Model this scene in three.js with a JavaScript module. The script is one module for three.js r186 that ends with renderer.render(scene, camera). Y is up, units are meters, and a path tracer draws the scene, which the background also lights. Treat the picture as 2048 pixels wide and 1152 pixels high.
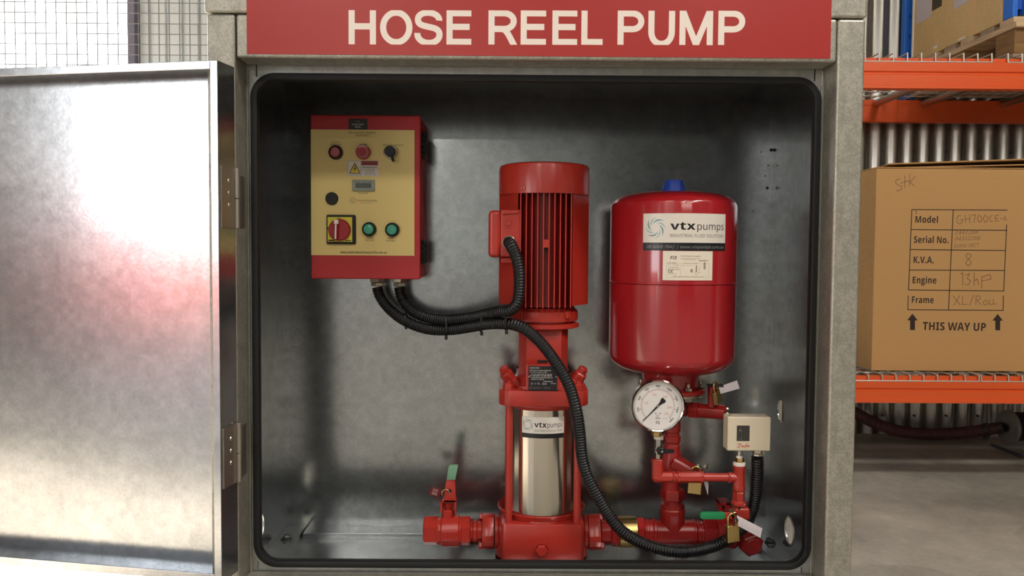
import * as THREE from 'three';
import { RoundedBoxGeometry } from 'three/addons/geometries/RoundedBoxGeometry.js';
import { mergeGeometries, toCreasedNormals } from 'three/addons/utils/BufferGeometryUtils.js';
import { RectAreaLightUniformsLib } from 'three/addons/lights/RectAreaLightUniformsLib.js';

// ---------------------------------------------------------------- camera, sky, sun, lamps, exposure
const F = 1650, EYE = 0.87;                       // focal length in pixels of the 2048 x 1152 frame, eye height
const scene = new THREE.Scene();
const camera = new THREE.PerspectiveCamera(2 * Math.atan(576 / F) * 180 / Math.PI, 2048 / 1152, 0.05, 300);
camera.position.set(0, EYE, 0);
camera.rotation.set(-0.04503, -0.0039, 0.00704, 'YXZ');
camera.updateMatrixWorld(true);
const renderer = new THREE.WebGLRenderer({ antialias: true });
renderer.toneMapping = THREE.LinearToneMapping;
renderer.toneMappingExposure = 1.95;
renderer.shadowMap.enabled = true;
RectAreaLightUniformsLib.init();
{ // sky: a plain gradient, pale haze at the horizon to soft blue overhead
  const w = 64, h = 64, d = new Float32Array(w * h * 4);
  for (let j = 0; j < h; j++) {
    const e = Math.max(0, (j + 0.5) / h * 2 - 1), t = Math.pow(e, 0.6);
    for (let i = 0; i < w; i++) d.set([5.4 - 3.2 * t, 5.3 - 2.3 * t, 5.1 - 0.9 * t, 1], (j * w + i) * 4);
  }
  const sky = new THREE.DataTexture(d, w, h, THREE.RGBAFormat, THREE.FloatType);
  sky.mapping = THREE.EquirectangularReflectionMapping; sky.magFilter = THREE.LinearFilter; sky.needsUpdate = true;
  scene.background = sky;
}
const LAMP = 9;
const sun = new THREE.DirectionalLight(0xfff6ea, 18);
sun.position.set(-6.5, 11, -12); sun.target.position.set(0, 0, 0); sun.castShadow = true;
Object.assign(sun.shadow.camera, { left: -14, right: 14, top: 14, bottom: -14, near: 0.5, far: 60 });
sun.shadow.mapSize.set(2048, 2048);
scene.add(sun, sun.target);

// ---------------------------------------------------------------- helpers
let seed = 7;
const rnd = () => { seed = (seed * 1664525 + 1013904223) >>> 0; return seed / 4294967296; };
const V = (x, y, z) => new THREE.Vector3(x, y, z);
function W(px, py, Z) {                            // the point at depth Z in front of the eye seen at that pixel
  const d = V((px - 1024) / F, -(py - 576) / F, -1).applyEuler(camera.rotation);
  return d.multiplyScalar(-Z / d.z).add(camera.position);
}
const m_ = (px, Z) => px * Z / F;                   // pixels to metres at a depth
const names = new Map(), bases = new WeakMap();
function numbered(n) { const k = names.get(n) || 0; names.set(n, k + 1); return k ? n + '_' + String(k).padStart(3, '0') : n; }
function prep(g) {
  if (g.index) g = g.toNonIndexed();
  for (const k of Object.keys(g.attributes)) if (!['position', 'normal', 'uv'].includes(k)) g.deleteAttribute(k);
  if (!g.attributes.normal) g.computeVertexNormals();
  return g;
}
function tri(g) {                                   // uv in metres from the dominant direction of each face
  g = prep(g);
  const p = g.attributes.position, n = g.attributes.normal, uv = new Float32Array(p.count * 2);
  for (let i = 0; i < p.count; i += 3) {
    let x = 0, y = 0, z = 0;
    for (let k = 0; k < 3; k++) { x += n.getX(i + k); y += n.getY(i + k); z += n.getZ(i + k); }
    x = Math.abs(x); y = Math.abs(y); z = Math.abs(z);
    for (let k = 0; k < 3; k++) {
      const a = i + k, q = [p.getX(a), p.getY(a), p.getZ(a)];
      const [u, v] = x >= y && x >= z ? [q[2], q[1]] : y >= z ? [q[0], q[2]] : [q[0], q[1]];
      uv[a * 2] = u; uv[a * 2 + 1] = v;
    }
  }
  g.setAttribute('uv', new THREE.BufferAttribute(uv, 2));
  return g;
}
function mesh(name, geos, mat, keepUv) {
  let gs = (Array.isArray(geos) ? geos : [geos]).map((g) => keepUv ? prep(g) : tri(g));
  const o = new THREE.Mesh(gs.length > 1 ? mergeGeometries(gs) : gs[0], mat);
  o.name = name; o.castShadow = o.receiveShadow = true;
  return o;
}
function tag(o, label, category, group, kind) {
  if (label) o.userData.label = label;
  if (category) o.userData.category = category;
  if (group) o.userData.group = group;
  if (kind) o.userData.kind = kind;
  return o;
}
function thing(name, label, category, at = V(0, 0, 0), group) {
  const o = new THREE.Group(); o.name = numbered(name); o.position.copy(at); scene.add(o);
  bases.set(o, at.clone());
  return tag(o, label, category, group);
}
function part(name, geos, mat, parent, opt = {}) {  // geometry in world coordinates, moved into its thing's own
  const o = mesh(name, geos, mat, opt.uv), b = bases.get(parent);
  if (!opt.local) o.geometry.translate(-b.x, -b.y, -b.z);
  bases.set(o, b); parent.add(o);
  if (opt.label) o.userData.label = opt.label;
  if (opt.kind) o.userData.kind = opt.kind;
  return o;
}
function single(name, label, category, geos, mat, at, group, opt = {}) {   // a thing that is one mesh
  const o = mesh(numbered(name), geos, mat, opt.uv);
  o.geometry.translate(-at.x, -at.y, -at.z); o.position.copy(at); bases.set(o, at.clone()); scene.add(o);
  return tag(o, label, category, group, opt.kind);
}
function struct(name, geos, mat, parent) {
  const o = mesh(name, geos, mat); (parent || scene).add(o); bases.set(o, V(0, 0, 0));
  if (!parent) o.userData.kind = 'structure';
  return o;
}
// shapes
function box(x0, x1, y0, y1, z0, z1, r = 0) {
  const w = Math.abs(x1 - x0), h = Math.abs(y1 - y0), d = Math.abs(z1 - z0);
  const g = r ? new RoundedBoxGeometry(w, h, d, 2, Math.min(r, w / 2.01, h / 2.01, d / 2.01)) : new THREE.BoxGeometry(w, h, d);
  return prep(g).translate((x0 + x1) / 2, (y0 + y1) / 2, (z0 + z1) / 2);
}
function cbox(c, w, h, d, r = 0, rot) {
  const g = prep(r ? new RoundedBoxGeometry(w, h, d, 2, Math.min(r, w / 2.01, h / 2.01, d / 2.01)) : new THREE.BoxGeometry(w, h, d));
  if (rot) g.applyMatrix4(new THREE.Matrix4().makeRotationFromEuler(new THREE.Euler(...rot)));
  return g.translate(c.x, c.y, c.z);
}
const UPV = V(0, 1, 0);
function orient(g, at, dir) { return g.applyQuaternion(new THREE.Quaternion().setFromUnitVectors(UPV, dir.clone().normalize())).translate(at.x, at.y, at.z); }
function lathe(profile, at, dir = UPV, seg = 48) {  // profile: [radius, distance along dir]
  const g = new THREE.LatheGeometry(profile.map(([r, t]) => new THREE.Vector2(Math.max(r, 1e-5), t)), seg);
  return orient(toCreasedNormals(prep(g), 0.6), at, dir);
}
function rod(a, b, r, bev = 0, seg = 24) {
  const d = b.clone().sub(a), L = d.length(), e = Math.min(bev, L / 3, r * 0.8);
  const pr = e ? [[0, 0], [r - e, 0], [r, e], [r, L - e], [r - e, L], [0, L]] : [[0, 0], [r, 0], [r, L], [0, L]];
  return lathe(pr, a, d, seg);
}
function hex(a, b, r, bev = 0.002, spin = 0) {
  const d = b.clone().sub(a), L = d.length();
  const g = new THREE.LatheGeometry([[1e-5, 0], [r - bev, 0], [r, bev], [r, L - bev], [r - bev, L], [1e-5, L]].map(([x, y]) => new THREE.Vector2(x, y)), 6);
  const f = prep(g); f.computeVertexNormals(); f.rotateY(spin);
  return orient(f, a, d);
}
function extr(shape, depth, bevel = 0, seg = 12) {
  return toCreasedNormals(prep(new THREE.ExtrudeGeometry(shape, { depth: depth - 2 * bevel, bevelEnabled: bevel > 0, bevelSize: bevel, bevelThickness: bevel, bevelOffset: -bevel, bevelSegments: 2, curveSegments: seg })), 0.5).translate(0, 0, bevel);
}
function rrect(x0, x1, y0, y1, r, S = THREE.Shape) {
  const s = new S(); s.moveTo(x0 + r, y0); s.lineTo(x1 - r, y0); s.absarc(x1 - r, y0 + r, r, -Math.PI / 2, 0);
  s.lineTo(x1, y1 - r); s.absarc(x1 - r, y1 - r, r, 0, Math.PI / 2); s.lineTo(x0 + r, y1); s.absarc(x0 + r, y1 - r, r, Math.PI / 2, Math.PI);
  s.lineTo(x0, y0 + r); s.absarc(x0 + r, y0 + r, r, Math.PI, Math.PI * 1.5); return s;
}
const poly = (pts) => { const s = new THREE.Shape(); pts.forEach(([x, y], i) => i ? s.lineTo(x, y) : s.moveTo(x, y)); s.closePath(); return s; };
function prismY(pts, y0, y1, at, bev = 0) {         // polygon in (x, z) swept upward
  const g = extr(poly(pts.map(([x, z]) => [x, -z])), y1 - y0, bev);
  return g.rotateX(-Math.PI / 2).translate(at.x, y0, at.z);
}
function sweep(pts, rad, seg, sides = 12, tension = 0.5) {   // a tube whose radius follows the arc length
  const c = new THREE.CatmullRomCurve3(pts, false, 'centripetal', tension), L = c.getLength(), fr = c.computeFrenetFrames(seg);
  const pos = [], idx = [];
  for (let i = 0; i <= seg; i++) {
    const p = c.getPointAt(i / seg), r = typeof rad === 'function' ? rad(i / seg * L, L) : rad;
    for (let k = 0; k < sides; k++) {
      const a = k / sides * 2 * Math.PI;
      pos.push(...p.clone().addScaledVector(fr.normals[i], Math.cos(a) * r).addScaledVector(fr.binormals[i], Math.sin(a) * r).toArray());
      if (i < seg) { const A = i * sides + k, B = i * sides + (k + 1) % sides; idx.push(A, B, A + sides, B, B + sides, A + sides); }
    }
  }
  const e0 = pos.length / 3; pos.push(...pts[0].toArray(), ...pts[pts.length - 1].toArray());
  for (let k = 0; k < sides; k++) { const n = (k + 1) % sides; idx.push(e0, n, k, e0 + 1, seg * sides + k, seg * sides + n); }
  const g = new THREE.BufferGeometry(); g.setAttribute('position', new THREE.Float32BufferAttribute(pos, 3)); g.setIndex(idx); g.computeVertexNormals();
  g.setAttribute('uv', new THREE.Float32BufferAttribute(new Float32Array(pos.length / 3 * 2), 2));
  return prep(g);
}
function patch(r, h, thStart, thLen, seg = 24) { return prep(new THREE.CylinderGeometry(r, r, h, seg, 1, true, thStart, thLen)); }

// ---------------------------------------------------------------- materials
function noise2(n, sd) {                            // tileable value noise on an n x n lattice
  const a = []; let s = sd; for (let i = 0; i < n * n; i++) { s = (s * 1103515245 + 12345) & 0x7fffffff; a.push(s / 0x7fffffff); }
  return (u, v) => {
    const x = ((u % 1) + 1) % 1 * n, y = ((v % 1) + 1) % 1 * n, i = Math.floor(x), j = Math.floor(y);
    const f = (t) => t * t * (3 - 2 * t), fx = f(x - i), fy = f(y - j), g = (p, q) => a[(q % n) * n + p % n];
    return (g(i, j) * (1 - fx) + g(i + 1, j) * fx) * (1 - fy) + (g(i, j + 1) * (1 - fx) + g(i + 1, j + 1) * fx) * fy;
  };
}
function tex(size, fn, srgb, rep) {
  const d = new Uint8Array(size * size * 4);
  for (let j = 0; j < size; j++) for (let i = 0; i < size; i++) {
    const c = fn((i + 0.5) / size, (j + 0.5) / size), o = (j * size + i) * 4, q = Array.isArray(c) ? c : [c, c, c];
    d[o] = Math.max(0, Math.min(255, q[0] * 255)); d[o + 1] = Math.max(0, Math.min(255, q[1] * 255)); d[o + 2] = Math.max(0, Math.min(255, q[2] * 255)); d[o + 3] = 255;
  }
  const t = new THREE.DataTexture(d, size, size); t.wrapS = t.wrapT = THREE.RepeatWrapping; t.magFilter = THREE.LinearFilter;
  if (srgb) t.colorSpace = THREE.SRGBColorSpace;
  t.repeat.set(rep, rep); t.needsUpdate = true; return t;
}
const std = (o) => new THREE.MeshStandardMaterial(o), phy = (o) => new THREE.MeshPhysicalMaterial(o);
const n8 = noise2(8, 3), n16 = noise2(16, 5), n64 = noise2(64, 9), n128 = noise2(128, 21), n5 = noise2(5, 33), n32 = noise2(32, 77);
const spangle = tex(512, (u, v) => { const a = 0.86 + 0.07 * (n32(u, v) - 0.5) + 0.06 * (n128(u, v) - 0.5) + 0.04 * (n8(u, v) - 0.5); return [a * 0.99, a, a * 0.995]; }, true, 2.2);
const spangleRough = tex(512, (u, v) => 0.9 + 0.12 * (n64(u, v) - 0.5) + 0.04 * (n8(v, u) - 0.5), false, 2.2);
const spangleBump = tex(512, (u, v) => 0.6 * n128(u, v) + 0.4 * n64(u, v), false, 2.6);
const dipMap = tex(512, (u, v) => { const a = 0.78 + 0.08 * (n64(u, v) - 0.5) + 0.12 * (n128(u, v) - 0.5) + 0.08 * (n16(u, v) - 0.5); return [a, a * 0.99, a * 0.95]; }, true, 5);
const M = {
  sheet: std({ color: 0xd0d2d5, map: spangle, roughness: 0.2, roughnessMap: spangleRough, bumpMap: spangleBump, bumpScale: 0.000025, metalness: 0.96 }),
  doorSheet: std({ color: 0xdcdcdf, map: spangle, roughness: 0.23, roughnessMap: spangleRough, bumpMap: spangleBump, bumpScale: 0.00003, metalness: 0.96 }),
  post: std({ color: 0xdddad2, map: dipMap, roughness: 0.45, metalness: 0.66, bumpMap: spangleBump, bumpScale: 0.0002 }),
  frame: std({ color: 0xd2d2d0, map: spangle, roughness: 0.4, metalness: 0.8, bumpMap: spangleBump, bumpScale: 0.00008 }),
  darkenedSheet: std({ color: 0x4c4d4c, roughness: 0.6, metalness: 0.5 }),  // darker than the other sheet, puts the cabinet top's shade into the colour
  hinge: std({ color: 0xb9b2a8, roughness: 0.38, metalness: 0.95 }),
  rubber: std({ color: 0x0b0b0c, roughness: 0.62 }),
  red: phy({ color: 0xad2d21, roughness: 0.38, clearcoat: 0.35, clearcoatRoughness: 0.25 }),
  redShaded: phy({ color: 0x9c1c18, roughness: 0.4, clearcoat: 0.3, clearcoatRoughness: 0.25 }),  // darker copy of red: shade on the deeper fittings put into the colour
  tank: phy({ color: 0xa0161e, roughness: 0.3, clearcoat: 0.8, clearcoatRoughness: 0.09 }),
  boxRed: std({ color: 0xb1282c, roughness: 0.5 }),
  sign: null,
  steel: std({ color: 0xd6cfc2, roughness: 0.2, metalness: 1 }),
  nickel: std({ color: 0xb9b4aa, roughness: 0.3, metalness: 1 }),
  zinc: std({ color: 0xc6bfae, roughness: 0.35, metalness: 0.95 }),
  brass: std({ color: 0xc6aa70, roughness: 0.3, metalness: 1 }),
  black: std({ color: 0x101011, roughness: 0.5 }),
  conduit: std({ color: 0x0f0f10, roughness: 0.42 }),
  chrome: std({ color: 0xd9d6d0, roughness: 0.14, metalness: 1 }),
  ptfe: std({ color: 0xece6dc, roughness: 0.7 }),
  whiteTag: std({ color: 0xcfc4c6, roughness: 0.55 }),
  beige: std({ color: 0xd8cbb0, roughness: 0.42 }),
  green: std({ color: 0x16814a, roughness: 0.5 }),
  greenPale: std({ color: 0x6f9a7c, roughness: 0.6 }),
  lampGreen: phy({ color: 0x2f9a7c, roughness: 0.3, clearcoat: 0.5 }),
  lampRed: phy({ color: 0xa02020, roughness: 0.3, clearcoat: 0.5 }),
  knobRed: std({ color: 0xa3222a, roughness: 0.45 }),
  blueCap: std({ color: 0x1e3f9e, roughness: 0.5 }),
  orange: phy({ color: 0xe2581e, roughness: 0.42, clearcoat: 0.3, clearcoatRoughness: 0.3 }),
  blue: phy({ color: 0x1c55b8, roughness: 0.45, clearcoat: 0.2 }),
  blueCrate: std({ color: 0x2a72d8, roughness: 0.45 }),
  wire: std({ color: 0xd0cabd, roughness: 0.4, metalness: 0.7 }),
  meshWire: std({ color: 0x8c8b88, roughness: 0.5, metalness: 0.4 }),
  hose: std({ color: 0x55302f, roughness: 0.6 }),
  bolt: std({ color: 0x5c5e5c, roughness: 0.5, metalness: 0.8 }),
  darkSteel: std({ color: 0x4a4650, roughness: 0.5, metalness: 0.3 }),
};
// ---------------------------------------------------------------- the shed
const WALLZ = -3.95, PITCH = 0.0766, ROOF = 4.6, XL = -8, XR = 6.5, ZF = 18;
const concrete = (() => {
  const map = tex(1024, (u, v) => {
    const a = 0.72 + 0.16 * (n5(u, v) - 0.5) + 0.14 * (n16(u, v) - 0.5) + 0.07 * (n64(u, v) - 0.5) + 0.05 * (n128(u * 2, v * 2) - 0.5), st = n8(v, u) > 0.72 ? -0.05 : 0;
    return [a + st, (a + st) * 0.98, (a + st) * 0.95];
  }, true, 0.35);
  return std({ map, roughness: 0.55, color: 0xe2ddd2 });
})();
const wallSteel = std({ color: 0xaca79c, roughness: 0.3, metalness: 0.92 }), paleSheet = std({ color: 0xd4d8d8, roughness: 0.55 });
struct('floor', box(XL - 0.2, XR + 0.2, -0.15, 0, WALLZ - 0.05, ZF + 0.2), concrete);
const yard = std({ color: 0x6e6a64, roughness: 0.9 });
tag(single('yard', null, null, box(-60, 60, -0.3, -0.15, -60, 60), yard, V(0, -0.2, 0)), null, null, null, 'structure');
// corrugated sheeting: a round wave 76 mm from crest to crest
function corr(len, h0, h1, first = 0) {
  const d = 0.0088, t = 0.004, N = 12, n = Math.ceil(len / PITCH * N), pos = [], nor = [], idx = [], k0 = 2 * Math.PI / PITCH;
  for (let i = 0; i <= n; i++) {
    const x = len * i / n, z = d * (1 + Math.cos((x - first) * k0)), sl = -d * k0 * Math.sin((x - first) * k0), q = Math.hypot(sl, 1);
    for (const [y, zz, m] of [[h0, z, 1], [h1, z, 1], [h0, z - t, -1], [h1, z - t, -1]]) { pos.push(x, y, zz); nor.push(-sl / q * m, 0, m / q); }
    if (i < n) { const a = i * 4, c = a + 4; idx.push(a, c, c + 1, a, c + 1, a + 1, a + 2, c + 3, c + 2, a + 2, a + 3, c + 3); }
  }
  const g = new THREE.BufferGeometry(); g.setAttribute('position', new THREE.Float32BufferAttribute(pos, 3)); g.setAttribute('normal', new THREE.Float32BufferAttribute(nor, 3)); g.setIndex(idx);
  const f = g.toNonIndexed(); f.setAttribute('uv', new THREE.Float32BufferAttribute(new Float32Array(f.attributes.position.count * 2), 2)); return f;
}
const crest0 = W(1753.4, 290, 3.93).x + PITCH * 0.2, OPX = W(281, 60, 3.95).x, OPL = -6.4, OPH = 3.3;
{
  const MID = 0.4, f = ((crest0 - MID) % PITCH + PITCH) % PITCH;
  const wb = struct('wall_back', [corr(XR - MID, 0, ROOF, f).translate(MID, 0, WALLZ), corr(OPX - OPL, OPH, ROOF).translate(OPL, 0, WALLZ), corr(OPL - XL, 0, ROOF).translate(XL, 0, WALLZ)], wallSteel);
  // pale painted sheeting beside the roller door: flat pans and narrow grooves
  const gx = W(303, 60, 3.94).x, pans = [];
  for (let i = -1; i < 30; i++) { const a = Math.max(OPX, gx + (i - 0.5) * PITCH + PITCH * 0.62), b = Math.min(MID, gx + (i + 0.5) * PITCH + PITCH * 0.38); if (b > a) pans.push(box(a, b, 0, ROOF, WALLZ - 0.004, WALLZ + 0.013, 0.006)); }
  pans.push(box(OPX, MID, 0, ROOF, WALLZ - 0.006, WALLZ - 0.002));
  wb.add(mesh('pale_sheet', pans, paleSheet)); wb.children[0].userData.kind = 'stuff';
  const sc = [];
  for (let k = 0; k < 14; k++) for (const [py, off] of [[303, 0], [832, 0.5]]) {
    const x = crest0 + (k * 2 + off) * PITCH - 0.6; sc.push(hex(V(x, W(1850, py, 3.93).y, WALLZ), V(x, W(1850, py, 3.93).y, WALLZ + 0.0195), 0.0046, 0.001));
  }
  const s = mesh('screw', sc, M.darkSteel); s.userData.kind = 'stuff'; wb.add(s);
}
const DO0 = 5.3, DO1 = 10, DOH = 4.0;                // roller door opening in the left wall, behind the camera
struct('wall_left', [corr(ZF - DO1, 0, ROOF), corr(DO1 - DO0, DOH, ROOF).translate(ZF - DO1, 0, 0), corr(DO0 - WALLZ, 0, ROOF).translate(ZF - DO0, 0, 0)].map((g) => g.rotateY(Math.PI / 2).translate(XL, 0, ZF)), wallSteel);
struct('wall_right', [corr(ZF - WALLZ, 0, ROOF).rotateY(-Math.PI / 2).translate(XR, 0, WALLZ)], wallSteel);
struct('wall_front', [corr(XR - XL, 0, ROOF).rotateY(Math.PI).translate(XR, 0, ZF)], paleSheet);
struct('ceiling', box(XL - 0.1, XR + 0.1, ROOF, ROOF + 0.06, WALLZ - 0.1, ZF + 0.1), std({ color: 0x4a4843, roughness: 0.7 }));
// the steel jamb of the roller door in the back wall
struct('trim_1', box(W(256, 60, 3.9).x, OPX, 0, OPH, WALLZ - 0.03, WALLZ + 0.06, 0.004), std({ color: 0x6a6674, roughness: 0.45, metalness: 0.3 }));
struct('trim_2', box(OPL - 0.12, OPL + 0.02, 0, OPH, WALLZ - 0.03, WALLZ + 0.06, 0.004), std({ color: 0x6a6674, roughness: 0.45, metalness: 0.3 }));

// wire mesh panel behind the cabinet on the left
{
  const Z = 3.55, x0 = W(-160, 60, Z).x, x1 = W(520, 60, Z).x, s = 0.0435, y1 = 2.1, t = thing('mesh_panel', 'tall galvanised wire mesh panel standing before the pale corrugated wall', 'mesh panel', V((x0 + x1) / 2, 0, -Z));
  const g = []; const wx = W(277, 60, Z).x;
  for (let x = wx - Math.floor((wx - x0) / s) * s; x < x1; x += s) g.push(box(x - 0.0016, x + 0.0016, 0.03, y1, -Z - 0.0016, -Z + 0.0016));
  for (let y = 0.08; y < y1; y += s) g.push(box(x0, x1, y - 0.0016, y + 0.0016, -Z + 0.0016, -Z + 0.0048));
  part('wire', g, M.meshWire, t, { kind: 'stuff' });
  part('frame', [box(x0 - 0.03, x0, 0, y1 + 0.03, -Z - 0.015, -Z + 0.015, 0.004), box(x1, x1 + 0.03, 0, y1 + 0.03, -Z - 0.015, -Z + 0.015, 0.004), box(x0, x1, y1, y1 + 0.03, -Z - 0.015, -Z + 0.015, 0.004), box(x0, x1, 0, 0.03, -Z - 0.015, -Z + 0.015, 0.004)], M.post, t);
}
// ---------------------------------------------------------------- the cabinet
const PX0 = -0.4947, PX1 = 0.5882, PW = 0.0505, ZP = -1.5, ZG = -1.56, ZB = -1.89;   // inner faces of the posts, post front, face frame, back
const IX0 = -0.51, IX1 = 0.60, FLY = EYE - 0.641, TOPY = EYE + 0.405;
const GX0 = -0.4835, GX1 = 0.5813, GY0 = EYE - 0.6069, GY1 = EYE + 0.3274, GR = 0.046, GW = 0.0135;
const cab = thing('pump_cabinet', 'galvanised sheet steel cabinet with open door and red lettered sign, housing the red pump', 'cabinet', V(0.047, 0, -1.72));
for (const [a, b] of [[PX0 - PW, PX0], [PX1, PX1 + PW]]) for (const z of [ZP, -1.9]) part('post', box(a, b, 0.0, EYE + 0.4205, z - 0.064, z, 0.0055), M.post, cab);
part('top_beam', box(PX0 - PW - 0.004, PX1 + PW + 0.002, EYE + 0.4225, EYE + 0.4975, ZP - 0.05, ZP, 0.005), M.post, cab);
part('header_beam', box(PX0 + 0.0025, PX1 - 0.001, EYE + 0.343, EYE + 0.4205, ZG, ZP, 0.005), M.post, cab);
part('sill_beam', box(PX0 + 0.001, PX1 - 0.001, EYE - 0.71, EYE - 0.6165, ZG + 0.002, ZP, 0.004), M.post, cab);
for (const x of [PX0 + 0.004, PX1 - 0.004]) part('weld', rod(V(x, 0.2, ZG + 0.001), V(x, EYE + 0.34, ZG + 0.001), 0.002, 0, 8), M.post, cab);
{ // sign: printed red film over the two beams
  const x0 = W(493.5, 60, 1.499).x, x1 = W(1662, 60, 1.499).x, y0 = EYE + 0.3495, y1 = EYE + 0.492, w = x1 - x0, h = y1 - y0, S = 2048 / w;
  const c = document.createElement('canvas'); c.width = 2048; c.height = Math.round(h * S); const g = c.getContext('2d');
  g.fillStyle = '#a8302c'; g.fillRect(0, 0, c.width, c.height);
  g.strokeStyle = '#efe2d6'; g.fillStyle = '#efe2d6'; g.lineJoin = 'miter'; g.miterLimit = 3;
  // letters drawn as strokes on the sign's own millimetres: cap height and widths measured on the sign
  const cv = (px, py) => { const p = W(px, py, 1.499); return [(p.x - x0) * S, (y1 - p.y) * S]; };
  const st = 12.3 * S * 1.499 / F;
  const L = (ch, a, b, t = 20, bt = 89.5) => {
    const [X0, Y0] = cv(a, t), [X1] = cv(b, t), [, Y1] = cv(a, bt), hh = st / 2, wd = X1 - X0, H = Y1 - Y0, P = (x, y) => [X0 + x, Y0 + y];
    g.save(); g.beginPath(); g.rect(X0 - st * 0.1, Y0, wd + st * 0.4, H); g.clip(); g.lineWidth = st; g.beginPath();
    const mv = (x, y) => g.moveTo(...P(x, y)), ln = (x, y) => g.lineTo(...P(x, y)), bz = (...q) => g.bezierCurveTo(...P(q[0], q[1]), ...P(q[2], q[3]), ...P(q[4], q[5]));
    if (ch === 'H') { mv(hh, 0); ln(hh, H); mv(wd - hh, 0); ln(wd - hh, H); mv(hh, H * 0.47); ln(wd - hh, H * 0.47); }
    if (ch === 'E') { mv(wd, hh * 0.9); ln(hh, hh * 0.9); ln(hh, H - hh * 0.9); ln(wd, H - hh * 0.9); mv(hh, H * 0.48); ln(wd * 0.93, H * 0.48); }
    if (ch === 'L') { mv(hh, 0); ln(hh, H - hh * 0.9); ln(wd, H - hh * 0.9); }
    if (ch === 'O') { const [cx, cy] = P(wd / 2, H / 2); g.ellipse(cx, cy, wd / 2 - hh, H / 2 - hh * 0.85 + 1, 0, 0, Math.PI * 2); }
    if (ch === 'P' || ch === 'R') { mv(hh, H); ln(hh, hh * 0.9); ln(wd * 0.55, hh * 0.9); bz(wd * 1.02, hh * 0.9, wd * 1.02, H * 0.54, wd * 0.55, H * 0.54); ln(hh, H * 0.54);
      if (ch === 'R') { mv(wd * 0.5, H * 0.54); bz(wd * 0.66, H * 0.56, wd * 0.76, H * 0.76, wd * 0.97, H * 1.1); } }
    if (ch === 'U') { mv(hh, 0); ln(hh, H * 0.6); bz(hh, H * 1.09, wd - hh, H * 1.09, wd - hh, H * 0.6); ln(wd - hh, 0); }
    if (ch === 'M') { mv(hh * 0.9, H); ln(hh * 0.9, hh * 0.6); ln(hh * 1.2, hh * 0.6); ln(wd / 2, H - hh * 0.2); ln(wd - hh * 1.2, hh * 0.6); ln(wd - hh * 0.9, hh * 0.6); ln(wd - hh * 0.9, H); }
    if (ch === 'S') { mv(wd - hh * 0.9, H * 0.3); bz(wd * 0.92, H * 0.02, wd * 0.12, -H * 0.02, wd * 0.11, H * 0.27); bz(wd * 0.1, H * 0.58, wd * 0.92, H * 0.38, wd * 0.91, H * 0.71); bz(wd * 0.9, H * 1.04, wd * 0.08, H * 1.04, hh * 0.75, H * 0.66); }
    g.stroke(); g.restore();
  };
  [['H', 697, 752], ['O', 760, 825], ['S', 830, 884], ['E', 893, 943], ['R', 977, 1033], ['E', 1041.5, 1092.5], ['E', 1105, 1155], ['L', 1163, 1206], ['P', 1235.5, 1288], ['U', 1297, 1350.5], ['M', 1360, 1426], ['P', 1437, 1490]].forEach((a, i) => L(...a, 20 + i * 0.12, 88.6 + i * 0.12));
  const t = new THREE.CanvasTexture(c); t.colorSpace = THREE.SRGBColorSpace;
  const sg = part('sign', box(x0, x1, y0, y1, ZP, ZP + 0.0012), phy({ map: t, roughness: 0.33, clearcoat: 0.25, clearcoatRoughness: 0.2 }), cab, { uv: true, label: 'red sign reading HOSE REEL PUMP in white capitals' });
  const cy = W(1570, 40, 1.499).y; part('crease', rod(V(W(1488, 40, 1.499).x, cy, ZP), V(W(1655, 41, 1.499).x, cy, ZP), 0.0009, 0, 10), phy({ color: 0xa8302c, roughness: 0.33, clearcoat: 0.3 }), sg);
}
{ // face frame with rounded opening, and its rubber seal
  const s = poly([[PX0 - 0.002, GY0 - 0.012], [PX1 + 0.002, GY0 - 0.012], [PX1 + 0.002, GY1 + 0.09], [PX0 - 0.002, GY1 + 0.09]]);
  s.holes.push(rrect(GX0 + GW * 0.7, GX1 - GW * 0.7, GY0 + GW * 0.7, GY1 - GW * 0.7, GR - GW * 0.7, THREE.Path));
  for (const [x, y0, y1] of [[W(513, 130, 1.56).x, GY1 - 0.006, GY1 + 0.05], [W(1630, 130, 1.56).x, GY1 - 0.006, GY1 + 0.05], [W(516, 1130, 1.56).x, GY0 - 0.008, GY0 + 0.008], [W(1603, 1130, 1.56).x, GY0 - 0.011, GY0 + 0.003]])
    s.holes.push(rrect(x - 0.0012, x + 0.0012, y0, y1, 0.0008, THREE.Path));
  part('face_frame', extr(s, 0.003).translate(0, 0, ZG - 0.003), M.frame, cab);
  const r = rrect(GX0, GX1, GY0, GY1, GR); r.holes.push(rrect(GX0 + GW, GX1 - GW, GY0 + GW, GY1 - GW, GR - GW, THREE.Path));
  part('door_seal', extr(r, 0.018, 0.003, 16).translate(0, 0, ZG - 0.006), M.rubber, cab);
}
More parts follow.
